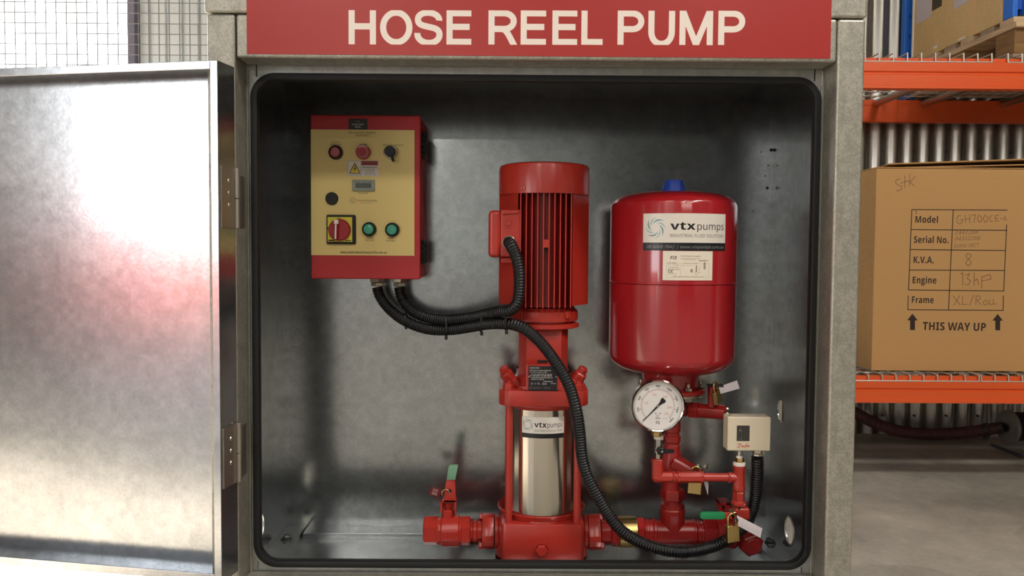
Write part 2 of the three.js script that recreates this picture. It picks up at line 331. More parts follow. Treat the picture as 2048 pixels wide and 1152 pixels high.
{ // shell
  const side = (x, holes, name) => {
    const s = poly([[-ZB, FLY - 0.03], [-ZG + 0.003, FLY - 0.03], [-ZG + 0.003, TOPY], [-ZB, TOPY]]);
    for (const [z, y, r] of holes) { const h = new THREE.Path(); h.absellipse(z, y, r, r, 0, 2 * Math.PI); s.holes.push(h); }
    part(name, extr(s, 0.0025, 0, 32).rotateY(Math.PI / 2).translate(x, 0, 0), M.sheet, cab);
  };
  const hl = [1.682, W(524, 1055, 1.682).y, 0.0275], hr = [1.727, W(1591.5, 1061, 1.727).y, 0.0285], hr2 = [1.797, W(1569, 823, 1.797).y, 0.0245];
  side(IX0 - 0.0025, [hl], 'side_panel'); side(IX1, [hr, hr2], 'side_panel');
  part('cut_edge', new THREE.TorusGeometry(hr[2], 0.0016, 6, 40).rotateY(Math.PI / 2).translate(IX1, hr[1], -hr[0]), M.hinge, cab);
  part('back_panel', box(IX0, IX1, FLY - 0.03, TOPY, ZB - 0.003, ZB), M.sheet, cab);
  part('roof_panel', box(IX0, IX1, TOPY, TOPY + 0.003, ZB, ZG), M.darkenedSheet, cab);
  part('floor_panel', box(IX0, IX1, FLY - 0.014, FLY - 0.011, ZB, ZG), M.sheet, cab);
  const lx = W(574, 1118, 1.717).x, rx = W(1537, 1123, 1.71).x, bz = -1.836;
  part('floor_angle', box(IX0, lx, FLY - 0.0112, FLY + 0.0015, ZB, ZG - 0.003, 0.001), M.sheet, cab);
  part('floor_angle', box(rx, IX1, FLY - 0.0112, FLY + 0.0015, ZB, ZG - 0.003, 0.001), M.sheet, cab);
  part('floor_angle', box(lx + 0.003, rx - 0.003, FLY - 0.0112, FLY + 0.0015, ZB, bz, 0.001), M.sheet, cab);
  for (const [px, py, Z] of [[573, 1094, 1.795], [532, 1092, 1.795], [1540, 1098, 1.79]]) {
    const p = W(px, py, Z); p.y = FLY + 0.0015;
    part('bolt', [lathe([[0, 0], [0.0125, 0], [0.0125, 0.0018], [0, 0.0018]], p), hex(p.clone().setY(p.y + 0.0018), p.clone().setY(p.y + 0.0095), 0.0092, 0.0015)], M.bolt, cab);
  }
  for (const [px, py, r] of [[1543, 300, 0.0042], [1537, 331, 0.002], [1535, 376, 0.0036], [1531, 352, 0.0018], [1507, 422, 0.0018], [1522, 304, 0.0015]]) { const p = W(px, py, 1.889); part('rivet_or_hole', lathe([[0, 0], [r, 0], [r * 0.7, r * 0.5], [0, r * 0.6]], V(p.x, p.y, ZB), V(0, 0, 1), 14), M.black, cab); }  // black discs that stand for the dark of small panel holes
}
{ // door, swung wide open to the left
  const A = 10.6 * Math.PI / 180, Z1 = 1.44, hx = W(439.5, 640, Z1).x, yT = W(424, 137, Z1).y + 0.0145, yB = W(416, 1151, Z1).y - 0.0135, wd = 1.09, dp = 0.056, lip = 0.0145, t = 0.0022;
  const tf = (g) => g.applyMatrix4(new THREE.Matrix4().makeRotationY(-A).setPosition(hx, 0, -Z1));   // local: x from 0 (hinge edge) to -wd, z 0 (lip face) to -dp
  const db = (x0, x1, y0, y1, z0, z1, r = 0) => tf(box(x0, x1, y0, y1, z0, z1, r));
  const door = part('door', db(-wd, 0, yB, yT, -dp, -dp + t), M.doorSheet, cab, { label: 'open folded sheet steel door with a bright streaked inner face' });
  part('flange', [db(-t, 0, yB, yT, -dp, 0, 0.001), db(-wd, -wd + t, yB, yT, -dp, 0, 0.001), db(-wd, 0, yT - t, yT, -dp, 0, 0.001), db(-wd, 0, yB, yB + t, -dp, 0, 0.001)], M.doorSheet, door);
  for (const q of [[-lip, 0, yB, yT], [-wd, -wd + lip, yB, yT]]) part('lip', db(q[0], q[1], q[2], q[3], -t, 0, 0.001), M.doorSheet, door);
  for (const q of [[-wd + lip, -lip, yT - lip, yT], [-wd + lip, -lip, yB, yB + lip]]) part('lip', db(q[0], q[1], q[2], q[3], -t, 0, 0.001), M.doorSheet, door);
  for (const [pa, pb] of [[337, 457], [846, 964]]) {
    const k0 = W(476, pa, 1.492), k1 = W(476, pb, 1.492), mid = (k0.y + k1.y) / 2, kx = W(476, 640, 1.492).x, kz = -1.492;
    const hg = [tf(box(0, 0.0022, k1.y, k0.y, -dp + 0.001, -0.006, 0.0008)), rod(V(kx, mid, kz), V(kx, k0.y + 0.001, kz), 0.0052, 0.001), box(PX0, PX0 + 0.0022, k1.y + 0.003, k0.y - 0.01, -1.545, -1.497, 0.0008)];
    const kn = rod(V(kx, k1.y, kz), V(kx, mid - 0.0006, kz), 0.0046, 0.001);
    const h = part('hinge', hg.concat(kn), M.hinge, door);
    const sc = []; for (const u of [0.22, 0.42, 0.62]) { const y = k0.y + (k1.y - k0.y) * u; sc.push(lathe([[0, 0], [0.0042, 0], [0.003, 0.0016], [0, 0.002]], V(0, 0, 0), V(1, 0, 0), 12).applyMatrix4(new THREE.Matrix4().makeTranslation(0.0022, y, -dp * 0.55)).applyMatrix4(new THREE.Matrix4().makeRotationY(-A).setPosition(hx, 0, -Z1))); }
    part('hinge_screw', sc, M.zinc, door);
  }
}
// ---------------------------------------------------------------- print helper: a canvas W x H metres drawn in pixels of the photograph frame
function print(w, h, res, bg, draw) {
  const c = document.createElement('canvas'); c.width = Math.round(w * res); c.height = Math.round(h * res); const g = c.getContext('2d');
  g.fillStyle = bg; g.fillRect(0, 0, c.width, c.height); draw(g, c.width, c.height);
  const t = new THREE.CanvasTexture(c); t.colorSpace = THREE.SRGBColorSpace; t.anisotropy = 4; return t;
}
function fit(g, s, x, y, w, size, font = 'sans-serif', align = 'left') {    // text squeezed or stretched to a width
  const fm = /^((?:italic |bold )*)(.*)$/.exec(font); g.font = fm[1] + size + 'px ' + fm[2]; const k = w ? w / g.measureText(s).width : 1; g.save(); g.translate(x, y); g.scale(k, 1); g.textAlign = align; g.fillText(s, 0, 0); g.restore();
}
const greek = (g, x, y, w, h, n = 7) => { let p = x; for (let i = 0; i < n; i++) { const l = w / n * (0.55 + 0.35 * rnd()); g.fillRect(p, y, l, h); p += w / n; } };

// ---------------------------------------------------------------- control box on the back panel
{
  const Z = 1.763, q = (px, py, z = Z) => W(px, py, z), s = Z / F;
  const TL = q(621.5, 230), BR = q(840, 558), cx = (TL.x + BR.x) / 2, x0 = cx - 0.1165, x1 = cx + 0.1165, y1 = q(731, 230).y, y0 = q(731, 558).y, zf = -Z;
  const t = thing('control_box', 'red steel pump control box with a yellow faceplate of lights and switches', 'control box', V(cx, y0, ZB));
  part('enclosure', box(x0 + 0.002, x1 - 0.001, y0 + 0.002, y1 - 0.002, ZB, zf - 0.018, 0.003), M.boxRed, t);
  part('lid', box(x0, x1, y0, y1, zf - 0.017, zf, 0.003), M.boxRed, t);
  const X = (px, py = 400) => q(px, py).x, Y = (py, px = 731) => q(px, py).y;
  const fx0 = x0 + 0.0007, fx1 = X(829), fy1 = Y(259.7), fy0 = Y(511), fw = fx1 - fx0, fh = fy1 - fy0, res = 5200;
  const map = print(fw, fh, res, '#e0c67e', (g, w, h) => {
    const U = (px) => (px - 621.8) / (829 - 621.8) * w, Vv = (py) => (py - 259.7) / (511 - 259.7) * h, k = w / (829 - 621.8);
    g.fillStyle = '#33240f'; g.textBaseline = 'middle';
    fit(g, 'FIRE HOSE REEL PUMPSET', U(696), Vv(265.6), U(752) - U(696), 5.4 * k, 'sans-serif'); fit(g, 'AS2941-2013', U(711), Vv(270.9), U(738) - U(711), 5 * k);
    fit(g, 'MOTOR', U(664), Vv(284.3), U(679) - U(664), 4.4 * k); fit(g, 'OVERLOAD', U(660.5), Vv(289), U(683) - U(660.5), 4.4 * k);
    fit(g, 'ALARM', U(719), Vv(289), U(734) - U(719), 4.2 * k); fit(g, 'AUTO', U(766), Vv(289.5), U(776) - U(766), 4.2 * k); fit(g, 'MANUAL', U(790), Vv(289.8), U(807) - U(790), 4.2 * k);
    fit(g, 'COUNTER', U(716), Vv(386), U(735.5) - U(716), 4.6 * k);
    g.fillStyle = '#a5472f'; fit(g, 'Power', U(713), Vv(400.8), U(727.5) - U(713), 7 * k, 'serif'); g.fillStyle = '#5a4030'; fit(g, 'Industries', U(728), Vv(400.8), U(754) - U(728), 7 * k, 'serif');
    g.fillStyle = '#a08050'; greek(g, U(720), Vv(405.5), U(748) - U(720), 0.9 * k, 9);
    g.strokeStyle = '#8a6c3a'; g.lineWidth = 0.9 * k; g.beginPath(); g.arc(U(705.3), Vv(400.6), 5.4 * k, 0, 7); g.stroke(); g.fillStyle = '#cfb57a'; g.fill();
    g.fillStyle = '#33240f';
    fit(g, 'POWER', U(732), Vv(475.2), U(747) - U(732), 4.8 * k); fit(g, 'PRESENT', U(730), Vv(480.4), U(749) - U(730), 4.8 * k);
    fit(g, 'PUMP', U(776), Vv(475.8), U(786.5) - U(776), 4.8 * k); fit(g, 'RUNNING', U(772), Vv(481), U(791) - U(772), 4.8 * k);
    fit(g, 'www.powerindustriesaustralia.com.au', U(680), Vv(504.6), U(774) - U(680), 7.2 * k, 'bold sans-serif');
  });
  part('faceplate', box(fx0, fx1, fy0, fy1, zf - 0.0005, zf + 0.0012), std({ map, roughness: 0.45 }), t, { uv: true });
  const zz = zf + 0.0012, P = (px, py) => { const p = q(px, py, Z - 0.0012); return V(p.x, p.y, zz); };
  const D = V(0, 0, 1);
  const lab = (name, a, b, c, d, m, label) => part(name, box(X(a), X(c), Y(d), Y(b), zf, zz + 0.0008), std({ map: m, roughness: 0.45 }), t, { uv: true, label });
  lab('maker_label', 698, 238.5, 734.5, 259.2, print(0.0365, 0.0207, 9000, '#17140f', (g, w, h) => {
    g.fillStyle = '#8d8378'; g.textBaseline = 'middle'; fit(g, 'FIRE', w * 0.36, h * 0.22, w * 0.26, h * 0.17); g.fillStyle = '#b6aca4'; fit(g, 'HOSE PUMP', w * 0.17, h * 0.52, w * 0.64, h * 0.2, 'bold sans-serif'); fit(g, 'REEL', w * 0.33, h * 0.76, w * 0.34, h * 0.24, 'bold sans-serif'); }));
  lab('warning_label', 695, 321.5, 757.5, 352.5, print(0.0625, 0.031, 9000, '#d8cfc4', (g, w, h) => {
    g.strokeStyle = '#3a3026'; g.lineWidth = w * 0.008; g.strokeRect(w * 0.02, h * 0.03, w * 0.42, h * 0.9);
    g.beginPath(); g.moveTo(w * 0.24, h * 0.16); g.lineTo(w * 0.41, h * 0.82); g.lineTo(w * 0.07, h * 0.82); g.closePath(); g.fillStyle = '#e0c23c'; g.fill(); g.strokeStyle = '#2a2010'; g.lineWidth = w * 0.022; g.lineJoin = 'round'; g.stroke();
    g.fillStyle = '#1a140a'; g.beginPath(); [[0.25, 0.32], [0.205, 0.56], [0.245, 0.55], [0.225, 0.76], [0.285, 0.48], [0.245, 0.49], [0.275, 0.33]].forEach(([x, y], i) => i ? g.lineTo(x * w, y * h) : g.moveTo(x * w, y * h)); g.fill();
    g.fillStyle = '#8e2a34'; g.fillRect(w * 0.45, h * 0.02, w * 0.53, h * 0.28); g.fillStyle = '#5c1820'; g.textBaseline = 'middle'; fit(g, 'WARNING', w * 0.53, h * 0.17, w * 0.38, h * 0.2, 'bold sans-serif');
    g.fillStyle = '#3a342e'; fit(g, 'Electrical Hazard', w * 0.49, h * 0.43, w * 0.46, h * 0.15, 'bold sans-serif'); fit(g, '415 Volt Voltage', w * 0.58, h * 0.6, w * 0.28, h * 0.12); fit(g, 'off at Electricity', w * 0.56, h * 0.74, w * 0.33, h * 0.12); fit(g, 'Authorised only', w * 0.54, h * 0.88, w * 0.36, h * 0.12);
  }), 'electrical hazard label with a yellow lightning triangle');
  { // counter
    const c = part('counter', box(X(705.3), X(750), Y(382.5), Y(359.7), zf, zz + 0.004, 0.0012), std({ color: 0x8c9484, roughness: 0.5 }), t, { label: 'grey digital counter' });
    part('display', box(X(712), X(743.5), Y(376.3), Y(366.6), zz + 0.003, zz + 0.0046), std({ map: print(0.0315, 0.0097, 9000, '#4b5148', (g, w, h) => { g.fillStyle = '#23261f'; g.textBaseline = 'middle'; fit(g, '5', w * 0.84, h * 0.5, w * 0.08, h * 0.7, 'monospace'); }), roughness: 0.25 }), c, { uv: true });
    part('print', box(X(708.5), X(746), Y(365.6), Y(361.2), zz + 0.003, zz + 0.0043), std({ map: print(0.0375, 0.0044, 9000, '#8c9484', (g, w, h) => { g.fillStyle = '#3c4a52'; g.textBaseline = 'middle'; fit(g, 'COUNT', 0, h * 0.5, w * 0.36, h * 0.9, 'bold sans-serif'); greek(g, w * 0.42, h * 0.4, w * 0.56, h * 0.35, 9); }), roughness: 0.5 }), c, { uv: true });
  }
  const light = (px, py, col, label, bez) => {
    const p = P(px + 1, py), l = part('indicator_light', lathe([[0, 0], [0.0154, 0], [0.0154, 0.002], [0.0142, 0.009], [0.0124, 0.0105], [0.0112, 0.0098], [0.0112, 0.006]], p, D), bez, t, { label });
    part('lens', lathe([[0, 0], [0.0112, 0], [0.0112, 0.0105], [0.0098, 0.0135], [0.006, 0.0152], [0, 0.0158]], p, D), col, l); return l;
  };
  light(671, 305.2, M.lampRed, 'red indicator light in a dark bezel', M.black);
  light(737.8, 458.5, M.lampGreen, 'green indicator light', M.black); light(783.8, 459.5, M.lampGreen, 'green indicator light', M.black);
  { const p = P(727, 304.8); const b = part('push_button', lathe([[0, 0], [0.0154, 0], [0.0154, 0.008], [0.014, 0.011], [0.0085, 0.012], [0.0085, 0.008]], p, D), M.lampRed, t, { label: 'all red alarm button' }); part('button_face', lathe([[0, 0], [0.0085, 0], [0.0085, 0.0105], [0, 0.0115]], p, D), M.knobRed, b); }
  { // auto / manual selector
    const p = P(781.5, 304.2), b = part('selector_switch', lathe([[0, 0], [0.0152, 0], [0.0152, 0.003], [0.013, 0.006], [0.0118, 0.006]], p, D), M.zinc, t, { label: 'black lever selector with a silver ring' });
    part('knob', lathe([[0, 0], [0.0118, 0], [0.0118, 0.013], [0.0105, 0.0148], [0, 0.0152]], p, D), M.black, b);
    part('lever', cbox(p.clone().add(V(0.0049, -0.0135, 0.011)), 0.0058, 0.016, 0.009, 0.002, [0, 0, 0.33]), M.black, b);
  }
  part('blanking_plug', lathe([[0, 0], [0.0135, 0], [0.0135, 0.0025], [0.012, 0.0045], [0, 0.005]], P(664, 397.2), D), M.black, t, { label: 'round black blanking plug' });
  { // isolator
    const c = P(683, 459), w = 0.031, b = part('isolator', cbox(c.clone().add(V(0, 0, 0.003)), w * 2, w * 2, 0.007, 0.003), M.black, t, { label: 'black framed yellow isolator with a red rotary handle' });
    const m = print(0.052, 0.052, 6000, '#d8cc3e', (g, W_, H_) => { g.fillStyle = '#2a2410'; g.fillRect(W_ * 0.03, H_ * 0.92, W_ * 0.25, H_ * 0.06); g.fillRect(W_ * 0.72, H_ * 0.935, W_ * 0.24, H_ * 0.035); g.textBaseline = 'middle'; fit(g, 'ON', W_ * 0.4, H_ * 0.05, W_ * 0.12, H_ * 0.07, 'bold sans-serif'); g.fillRect(0, H_ * 0.42, W_ * 0.03, H_ * 0.08); });
    part('plate', cbox(c.clone().add(V(-0.002, 0, 0.0068)), 0.052, 0.052, 0.0012), std({ map: m, roughness: 0.45 }), b, { uv: true });
    const d = c.clone().add(V(-0.002, -0.001, 0.007));
    part('handle', [lathe([[0, 0], [0.0232, 0], [0.0232, 0.006], [0.021, 0.0085], [0, 0.0085]], d, D), cbox(d.clone().add(V(-0.005, 0, 0.012)), 0.0075, 0.041, 0.011, 0.003, [0, 0, -0.03])], M.knobRed, b);
    part('pointer', [cbox(d.clone().add(V(-0.0055, -0.004, 0.0178)), 0.0032, 0.031, 0.001, 0, [0, 0, -0.03]), cbox(d.clone().add(V(-0.004, 0.0165, 0.0172)), 0.0095, 0.009, 0.003, 0.001)], M.ptfe, b);
  }
  for (const [a, b] of [[263, 315], [479.5, 527.5]]) {
    const ya = q(846, a, 1.79).y, yb = q(846, b, 1.79).y, h = part('hinge', box(x1 - 0.002, x1 + 0.0075, yb, ya, zf - 0.07, zf - 0.022, 0.002), M.black, t);
    part('pin', [0.1, 0.32, 0.55, 0.78].map((u) => rod(V(x1 + 0.0065, yb + (ya - yb) * u, zf - 0.024), V(x1 + 0.0065, yb + (ya - yb) * (u + 0.15), zf - 0.024), 0.0042, 0.0008, 12)), M.black, h);
  }
  for (const px of [754.5, 799]) { const p = q(px, 562, 1.825); p.y = y0; part('cable_gland', [hex(p.clone().setY(y0 - 0.009), p.clone().setY(y0 + 0.003), 0.0165, 0.001, 0.3), hex(p.clone().setY(y0 - 0.018), p.clone().setY(y0 - 0.0095), 0.0145, 0.0015)], M.zinc, t); }
}

// ---------------------------------------------------------------- the pump
const PZ = 1.75;
{
  const ax = W(1084.5, 800, PZ).x, az = -PZ, A = V(ax, 0, az), hy = (py, Z = PZ) => W(1086, py, Z).y, s = PZ / F;
  const t = thing('pump', 'tall red vertical multistage pump with finned motor and stainless sleeve', 'pump', V(ax, FLY - 0.0108, az));
  const at = (y) => V(ax, y, az);
  // fan cowl
  const c0 = hy(385.5, 1.656), c1 = hy(322.5, 1.66);
  const cowl = part('fan_cowl', [lathe([[0.088, 0], [0.0953, 0], [0.0953, c1 - c0 - 0.009], [0.0925, c1 - c0 - 0.0025], [0.086, c1 - c0], [0, c1 - c0 + 0.002]], at(c0), UPV, 80)], M.red, t);
  for (const px of [1044, 1135]) { const p = W(px, 375.5, 1.664), d = V(p.x - ax, 0, p.z - az).normalize(), o = at(p.y).addScaledVector(d, 0.0948); part('screw', lathe([[0, 0], [0.0062, 0], [0.0056, 0.0025], [0.003, 0.004], [0, 0.0036]], o, d, 16), M.red, cowl); }
  // motor frame
  const m0 = hy(611, 1.68), m1 = c0 + 0.012;
  part('motor_body', lathe([[0, 0], [0.068, 0], [0.068, m1 - m0], [0, m1 - m0]], at(m0 - 0.004), UPV, 48), M.redShaded, t);
  for (const sx of [-1, 1]) part('side_housing', prismY([[0.0555 * sx, 0.0765], [0.094 * sx, 0.012], [0.0945 * sx, -0.03], [0.06 * sx, -0.078], [0.05 * sx, -0.03], [0.05 * sx, 0.03]].slice(0).map(([x, z]) => [x, z]), m0, m1, at(0), 0), M.red, t);
  for (let i = 0; i < 10; i++) {
    const x = (1039.3 + i * 11.27 - 1088.7) * 1.672 / F, z1 = Math.sqrt(0.0945 ** 2 - x * x) - 0.003;
    part('fin', prismY([[x - 0.0019, 0.03], [x + 0.0019, 0.03], [x + 0.0012, z1], [x - 0.0012, z1]], m0 - 0.004, m1, at(0)), M.red, t);
  }
  { const p = W(1088.5, 487, 1.66); part('earth_lug', (() => { const sh = rrect(-0.0062, 0.0062, -0.008, 0.008, 0.001); const h = new THREE.Path(); h.absarc(0, 0.001, 0.0026, 0, 7); sh.holes.push(h); return extr(sh, 0.03).translate(ax + 0.0003, p.y, az + 0.062); })(), M.red, t); part('lug_hole', [lathe([[0, 0], [0.0028, 0], [0, 0.0002]], V(ax + 0.0003, p.y + 0.001, az + 0.088), V(0, 0, 1), 16), cbox(V(ax + 0.0003, p.y - 0.012, az + 0.075), 0.008, 0.007, 0.014)], M.black, t); }
  // terminal box
  { const Zt = 1.672, a = W(1001, 418.5, Zt), b = W(1037, 514, Zt), l = W(977.5, 421, 1.69), l2 = W(1001, 515, 1.69);
    const tb = part('terminal_box', [box(a.x, b.x + 0.004, b.y, a.y, -1.775, -Zt, 0.004), box(a.x + 0.001, b.x, b.y - 0.013, b.y - 0.001, -1.77, -Zt - 0.012, 0.003)], M.red, t);
    part('ridge', cbox(W(1021, 425, Zt).add(V(0, 0, 0.001)), 0.033, 0.0065, 0.006, 0.002, [0, 0, 0.08]), M.red, tb);
    part('terminal_cover', box(l.x, l2.x + 0.001, l2.y, l.y, -1.785, -Zt + 0.003, 0.009), M.red, tb);
    const k = W(1017, 447, Zt); part('knockout_plug', lathe([[0.0096, 0], [0.0096, 0.002], [0.0074, 0.002], [0.0074, 0.0006], [0.0052, 0.0006], [0.0046, 0.0028], [0, 0.003]], V(k.x, k.y, -Zt), V(0, 0, 1), 28), M.red, tb);
    const g = W(1018, 485, Zt); part('locknut_ring', lathe([[0.0105, 0], [0.0138, 0], [0.0138, 0.0025], [0.012, 0.004], [0.0105, 0.004]], V(g.x, g.y, -Zt), V(0, 0, 1), 28), M.zinc, tb);
  }
  // motor flange and lantern
  const y = (py) => hy(py), Lp = (a) => a.map(([r, py]) => [r, y(py)]);
  part('motor_flange', lathe(Lp([[0, 655], [0.07, 654], [0.0755, 652], [0.0765, 648], [0.0755, 644.5], [0.07, 643.5], [0.064, 642.5], [0.064, 640], [0.073, 639], [0.0745, 634], [0.0735, 620], [0.066, 613], [0, 612]]), at(0), UPV, 64), M.red, t);
  for (const sx of [-1, 1]) part('flange_lug', cbox(at(y(625)).add(V(0.047 * sx, 0, 0.056)), 0.012, 0.016, 0.012, 0.002, [0, 0.7 * sx, 0]), M.red, t);
  part('lantern', [prismY([[-0.036, 0.055], [0.036, 0.055], [0.0515, 0.026], [0.0515, -0.026], [0.036, -0.055], [-0.036, -0.055], [-0.0515, -0.026], [-0.0515, 0.026]].reverse(), y(748), y(652), at(0), 0.003)], M.red, t);
  part('vent_slot', cbox(W(1085, 723, 1.694), 0.021, 0.0052, 0.002, 0.0009), M.black, t);
  // pump head
  const h0 = hy(814.5, 1.662), h1 = hy(781, 1.664);
  part('pump_head', [lathe([[0.055, y(735)], [0.056, y(744)], [0.06, y(752)], [0.072, y(768)], [0.082, h1 + 0.006], [0.084, h1 - 0.002], [0, h1 - 0.002]], at(0), UPV, 64),
    extr(rrect(-0.0925, 0.0925, -0.088, 0.088, 0.034), h1 - h0, 0.004).rotateX(-Math.PI / 2).translate(ax, h0, az),
    lathe([[0, h0 - 0.02], [0.071, h0 - 0.02], [0.076, h0 - 0.012], [0.084, h0 - 0.003], [0.084, h0 + 0.002], [0, h0 + 0.002]], at(0), UPV, 64)], M.red, t);
  for (const sx of [-1, 1]) {
    const p = V(ax + 0.068 * sx, y(757), az + 0.035);
    part('vent_plug', [rod(p, p.clone().add(V(0.012 * sx, 0.02, 0.006)), 0.0135, 0.003), hex(p.clone().add(V(0.011 * sx, 0.0195, 0.006)), p.clone().add(V(0.017 * sx, 0.03, 0.009)), 0.0105, 0.002), rod(p.clone().add(V(-0.02 * sx, -0.02, 0)), p.clone().add(V(0.002 * sx, 0.002, 0)), 0.016, 0.004)], M.red, t);
    for (const sz of [-1, 1]) {
      const n = V(ax + 0.0715 * sx, h1, az + 0.0685 * sz);
      part('head_nut', [lathe([[0, 0], [0.0135, 0], [0.0135, 0.0018], [0, 0.0018]], n), hex(n, n.clone().setY(h1 + 0.0125), 0.0118, 0.002, 0.4), rod(n, n.clone().setY(h1 + 0.017), 0.0055, 0.001)], M.red, t);
    }
  }
  { // nameplate
    const Zn = 1.668, a = W(1051.5, 730, Zn), b = W(1118.5, 782, Zn), tl = 0.12;
    const c = a.clone().add(b).multiplyScalar(0.5), pl = part('nameplate_boss', cbox(c, b.x - a.x, a.y - b.y, 0.03, 0.002, [-tl, 0, 0]).translate(0, 0, -0.012), M.red, t);
    const map = print(0.06, 0.05, 6000, '#1a171b', (g, w, h) => {
      g.fillStyle = '#b5b0aa'; g.textBaseline = 'middle';
      greek(g, w * 0.04, h * 0.05, w * 0.36, h * 0.05, 9); greek(g, w * 0.04, h * 0.16, w * 0.76, h * 0.04, 14); greek(g, w * 0.06, h * 0.24, w * 0.6, h * 0.03, 10); greek(g, w * 0.1, h * 0.32, w * 0.75, h * 0.035, 8); greek(g, w * 0.04, h * 0.38, w * 0.8, h * 0.04, 8); greek(g, w * 0.1, h * 0.46, w * 0.76, h * 0.035, 11); greek(g, w * 0.1, h * 0.53, w * 0.46, h * 0.035, 8);
      greek(g, w * 0.52, h * 0.61, w * 0.34, h * 0.045, 6); greek(g, w * 0.78, h * 0.7, w * 0.18, h * 0.035, 4);
      fit(g, 'CE', w * 0.08, h * 0.72, w * 0.08, h * 0.1, 'bold sans-serif'); fit(g, '50', w * 0.2, h * 0.72, w * 0.07, h * 0.1); fit(g, 'Hz', w * 0.31, h * 0.72, w * 0.09, h * 0.1, 'bold sans-serif'); greek(g, w * 0.48, h * 0.7, w * 0.16, h * 0.06, 4);
      g.fillStyle = '#77736f'; fit(g, 'GVRSO / VR05', w * 0.12, h * 0.9, w * 0.64, h * 0.1);
      g.fillStyle = '#b5b0aa'; g.beginPath(); g.moveTo(w * 0.04, h * 0.95); g.lineTo(w * 0.1, h * 0.8); g.lineTo(w * 0.08, h * 0.9); g.fill();
    });
    part('nameplate', cbox(c, 0.0585, 0.049, 0.001, 0, [-tl, 0, 0]).translate(0.0005, 0, 0.0036), std({ map, roughness: 0.35 }), pl, { uv: true, label: 'black printed nameplate' });
    for (const k of [-1, 1]) part('rivet_or_hole', lathe([[0, 0], [0.0019, 0], [0.0012, 0.0012], [0, 0.0014]], c.clone().add(V(k * 0.0275, 0.003, 0.0037)), V(0, 0, 1), 12), M.zinc, pl);
  }
  // sleeve, tie rods, base
  const b1 = hy(1048, 1.668), b0 = FLY - 0.0108;
  part('sleeve', lathe([[0.0, b1 - 0.012], [0.0775, b1 - 0.012], [0.0775, h0], [0, h0]], at(0), UPV, 96), M.steel, t, { label: 'polished stainless steel sleeve' });
  for (const sx of [-1, 1]) for (const sz of [-1, 1]) part('tie_rod', rod(V(ax + 0.0705 * sx, b1 - 0.004, az + 0.0705 * sz), V(ax + 0.0705 * sx, h0, az + 0.0705 * sz), 0.0076), M.red, t);
  { const h = 0.0435, yc = hy(856, 1.672), map = print(0.09, 0.0435, 9000, '#e6dfd4', (g, w, hh) => { logo(g, w * 0.14, hh * 0.38, hh * 0.3); brand(g, w * 0.3, hh * 0.48, w * 0.66, hh); g.fillStyle = '#17171b'; g.fillRect(0, hh * 0.78, w, hh * 0.22); });
    part('sticker', patch(0.0781, h, -0.595, 1.17).translate(ax, yc, az), std({ map, roughness: 0.4 }), t, { uv: true, label: 'white label with a swirl emblem' }); }
  const bs = part('base', [extr(rrect(-0.0855, 0.0855, -0.0835, 0.0835, 0.012), b1 - b0, 0.004).rotateX(-Math.PI / 2).translate(ax, b0, az), lathe([[0, b0 + 0.004], [0.0985, b0 + 0.004], [0.0985, b1 - 0.05], [0.094, b1 - 0.025], [0.084, b1 - 0.004], [0, b1 - 0.004]], V(0, 0, 0), UPV, 64).scale(1, 1, 0.78).translate(ax, 0, az), lathe([[0.079, b1 - 0.004], [0.087, b1 - 0.004], [0.0945, b1 + 0.012], [0.0925, b1 + 0.014], [0.079, b1 + 0.002]], at(0).add(V(0, 0, -0.012)), UPV, 64)], M.red, t);
  { const p = W(1083, 1100, 1.664); part('drain_plug', [lathe([[0, 0], [0.0152, 0], [0.0152, 0.003], [0.013, 0.003]], V(p.x, p.y, az + 0.0832), V(0, 0, 1), 32), hex(V(p.x, p.y, az + 0.085), V(p.x, p.y, az + 0.096), 0.0128, 0.0025, 0.5)], M.red, bs); }
  const py = PIPEY();
  for (const sx of [-1, 1]) {
    const d = V(sx, 0, 0), f = (x) => V(ax + sx * x, py, az);
    part('port', [lathe([[0, 0], [0.034, 0], [0.034, 0.016], [0.036, 0.018], [0.036, 0.0245], [0, 0.0245]], f(0.074), d)], M.red, t);
    const oval = rrect(-0.038, 0.038, -0.0275, 0.0275, 0.0273);
    part('oval_flange', extr(oval, 0.0265, 0.003).rotateZ(0.9).rotateY(Math.PI / 2).translate(ax + (sx > 0 ? 0.1 : -0.1265), py, az), M.red, t);
    for (const k of [-1, 1]) for (const o of [f(0.1255).add(V(0, Math.sin(0.9) * 0.031 * k, -Math.cos(0.9) * 0.031 * k)), f(0.126).add(V(0, 0.024 * -k, 0.018 * k))]) part('flange_bolt', hex(o, o.clone().addScaledVector(d, 0.008), 0.0083, 0.0015), M.red, t);
  }
}
function PIPEY() { return W(900, 1061.5, PZ).y; }
function logo(g, x, y, r) {                          // eight curved blades round an open eye
  for (let k = 0; k < 8; k++) {
    g.save(); g.translate(x, y); g.rotate(k * Math.PI / 4 + 0.2); g.beginPath(); g.moveTo(r * 0.42, -r * 0.1); g.quadraticCurveTo(r * 0.62, r * 0.5, r * 0.1, r * 1.02); g.quadraticCurveTo(r * 0.86, r * 0.62, r * 0.42, -r * 0.1); g.closePath();
    g.fillStyle = k % 2 ? '#57868c' : '#8fb5b4'; g.fill(); g.restore();
  }
}
function brand(g, x, y, w, h, big = 0.36) {
  g.textBaseline = 'alphabetic'; g.fillStyle = '#121214'; fit(g, 'vtx', x, y, w * 0.42, h * big, 'bold sans-serif');
  g.fillStyle = '#2b2b30'; fit(g, 'pumps', x + w * 0.435, y, w * 0.565, h * big * 0.9);
  g.fillStyle = '#55534f'; fit(g, 'INDUSTRIAL FLUID SOLUTIONS', x - w * 0.01, y + h * 0.2, w * 1.0, h * 0.115, 'sans-serif');
}
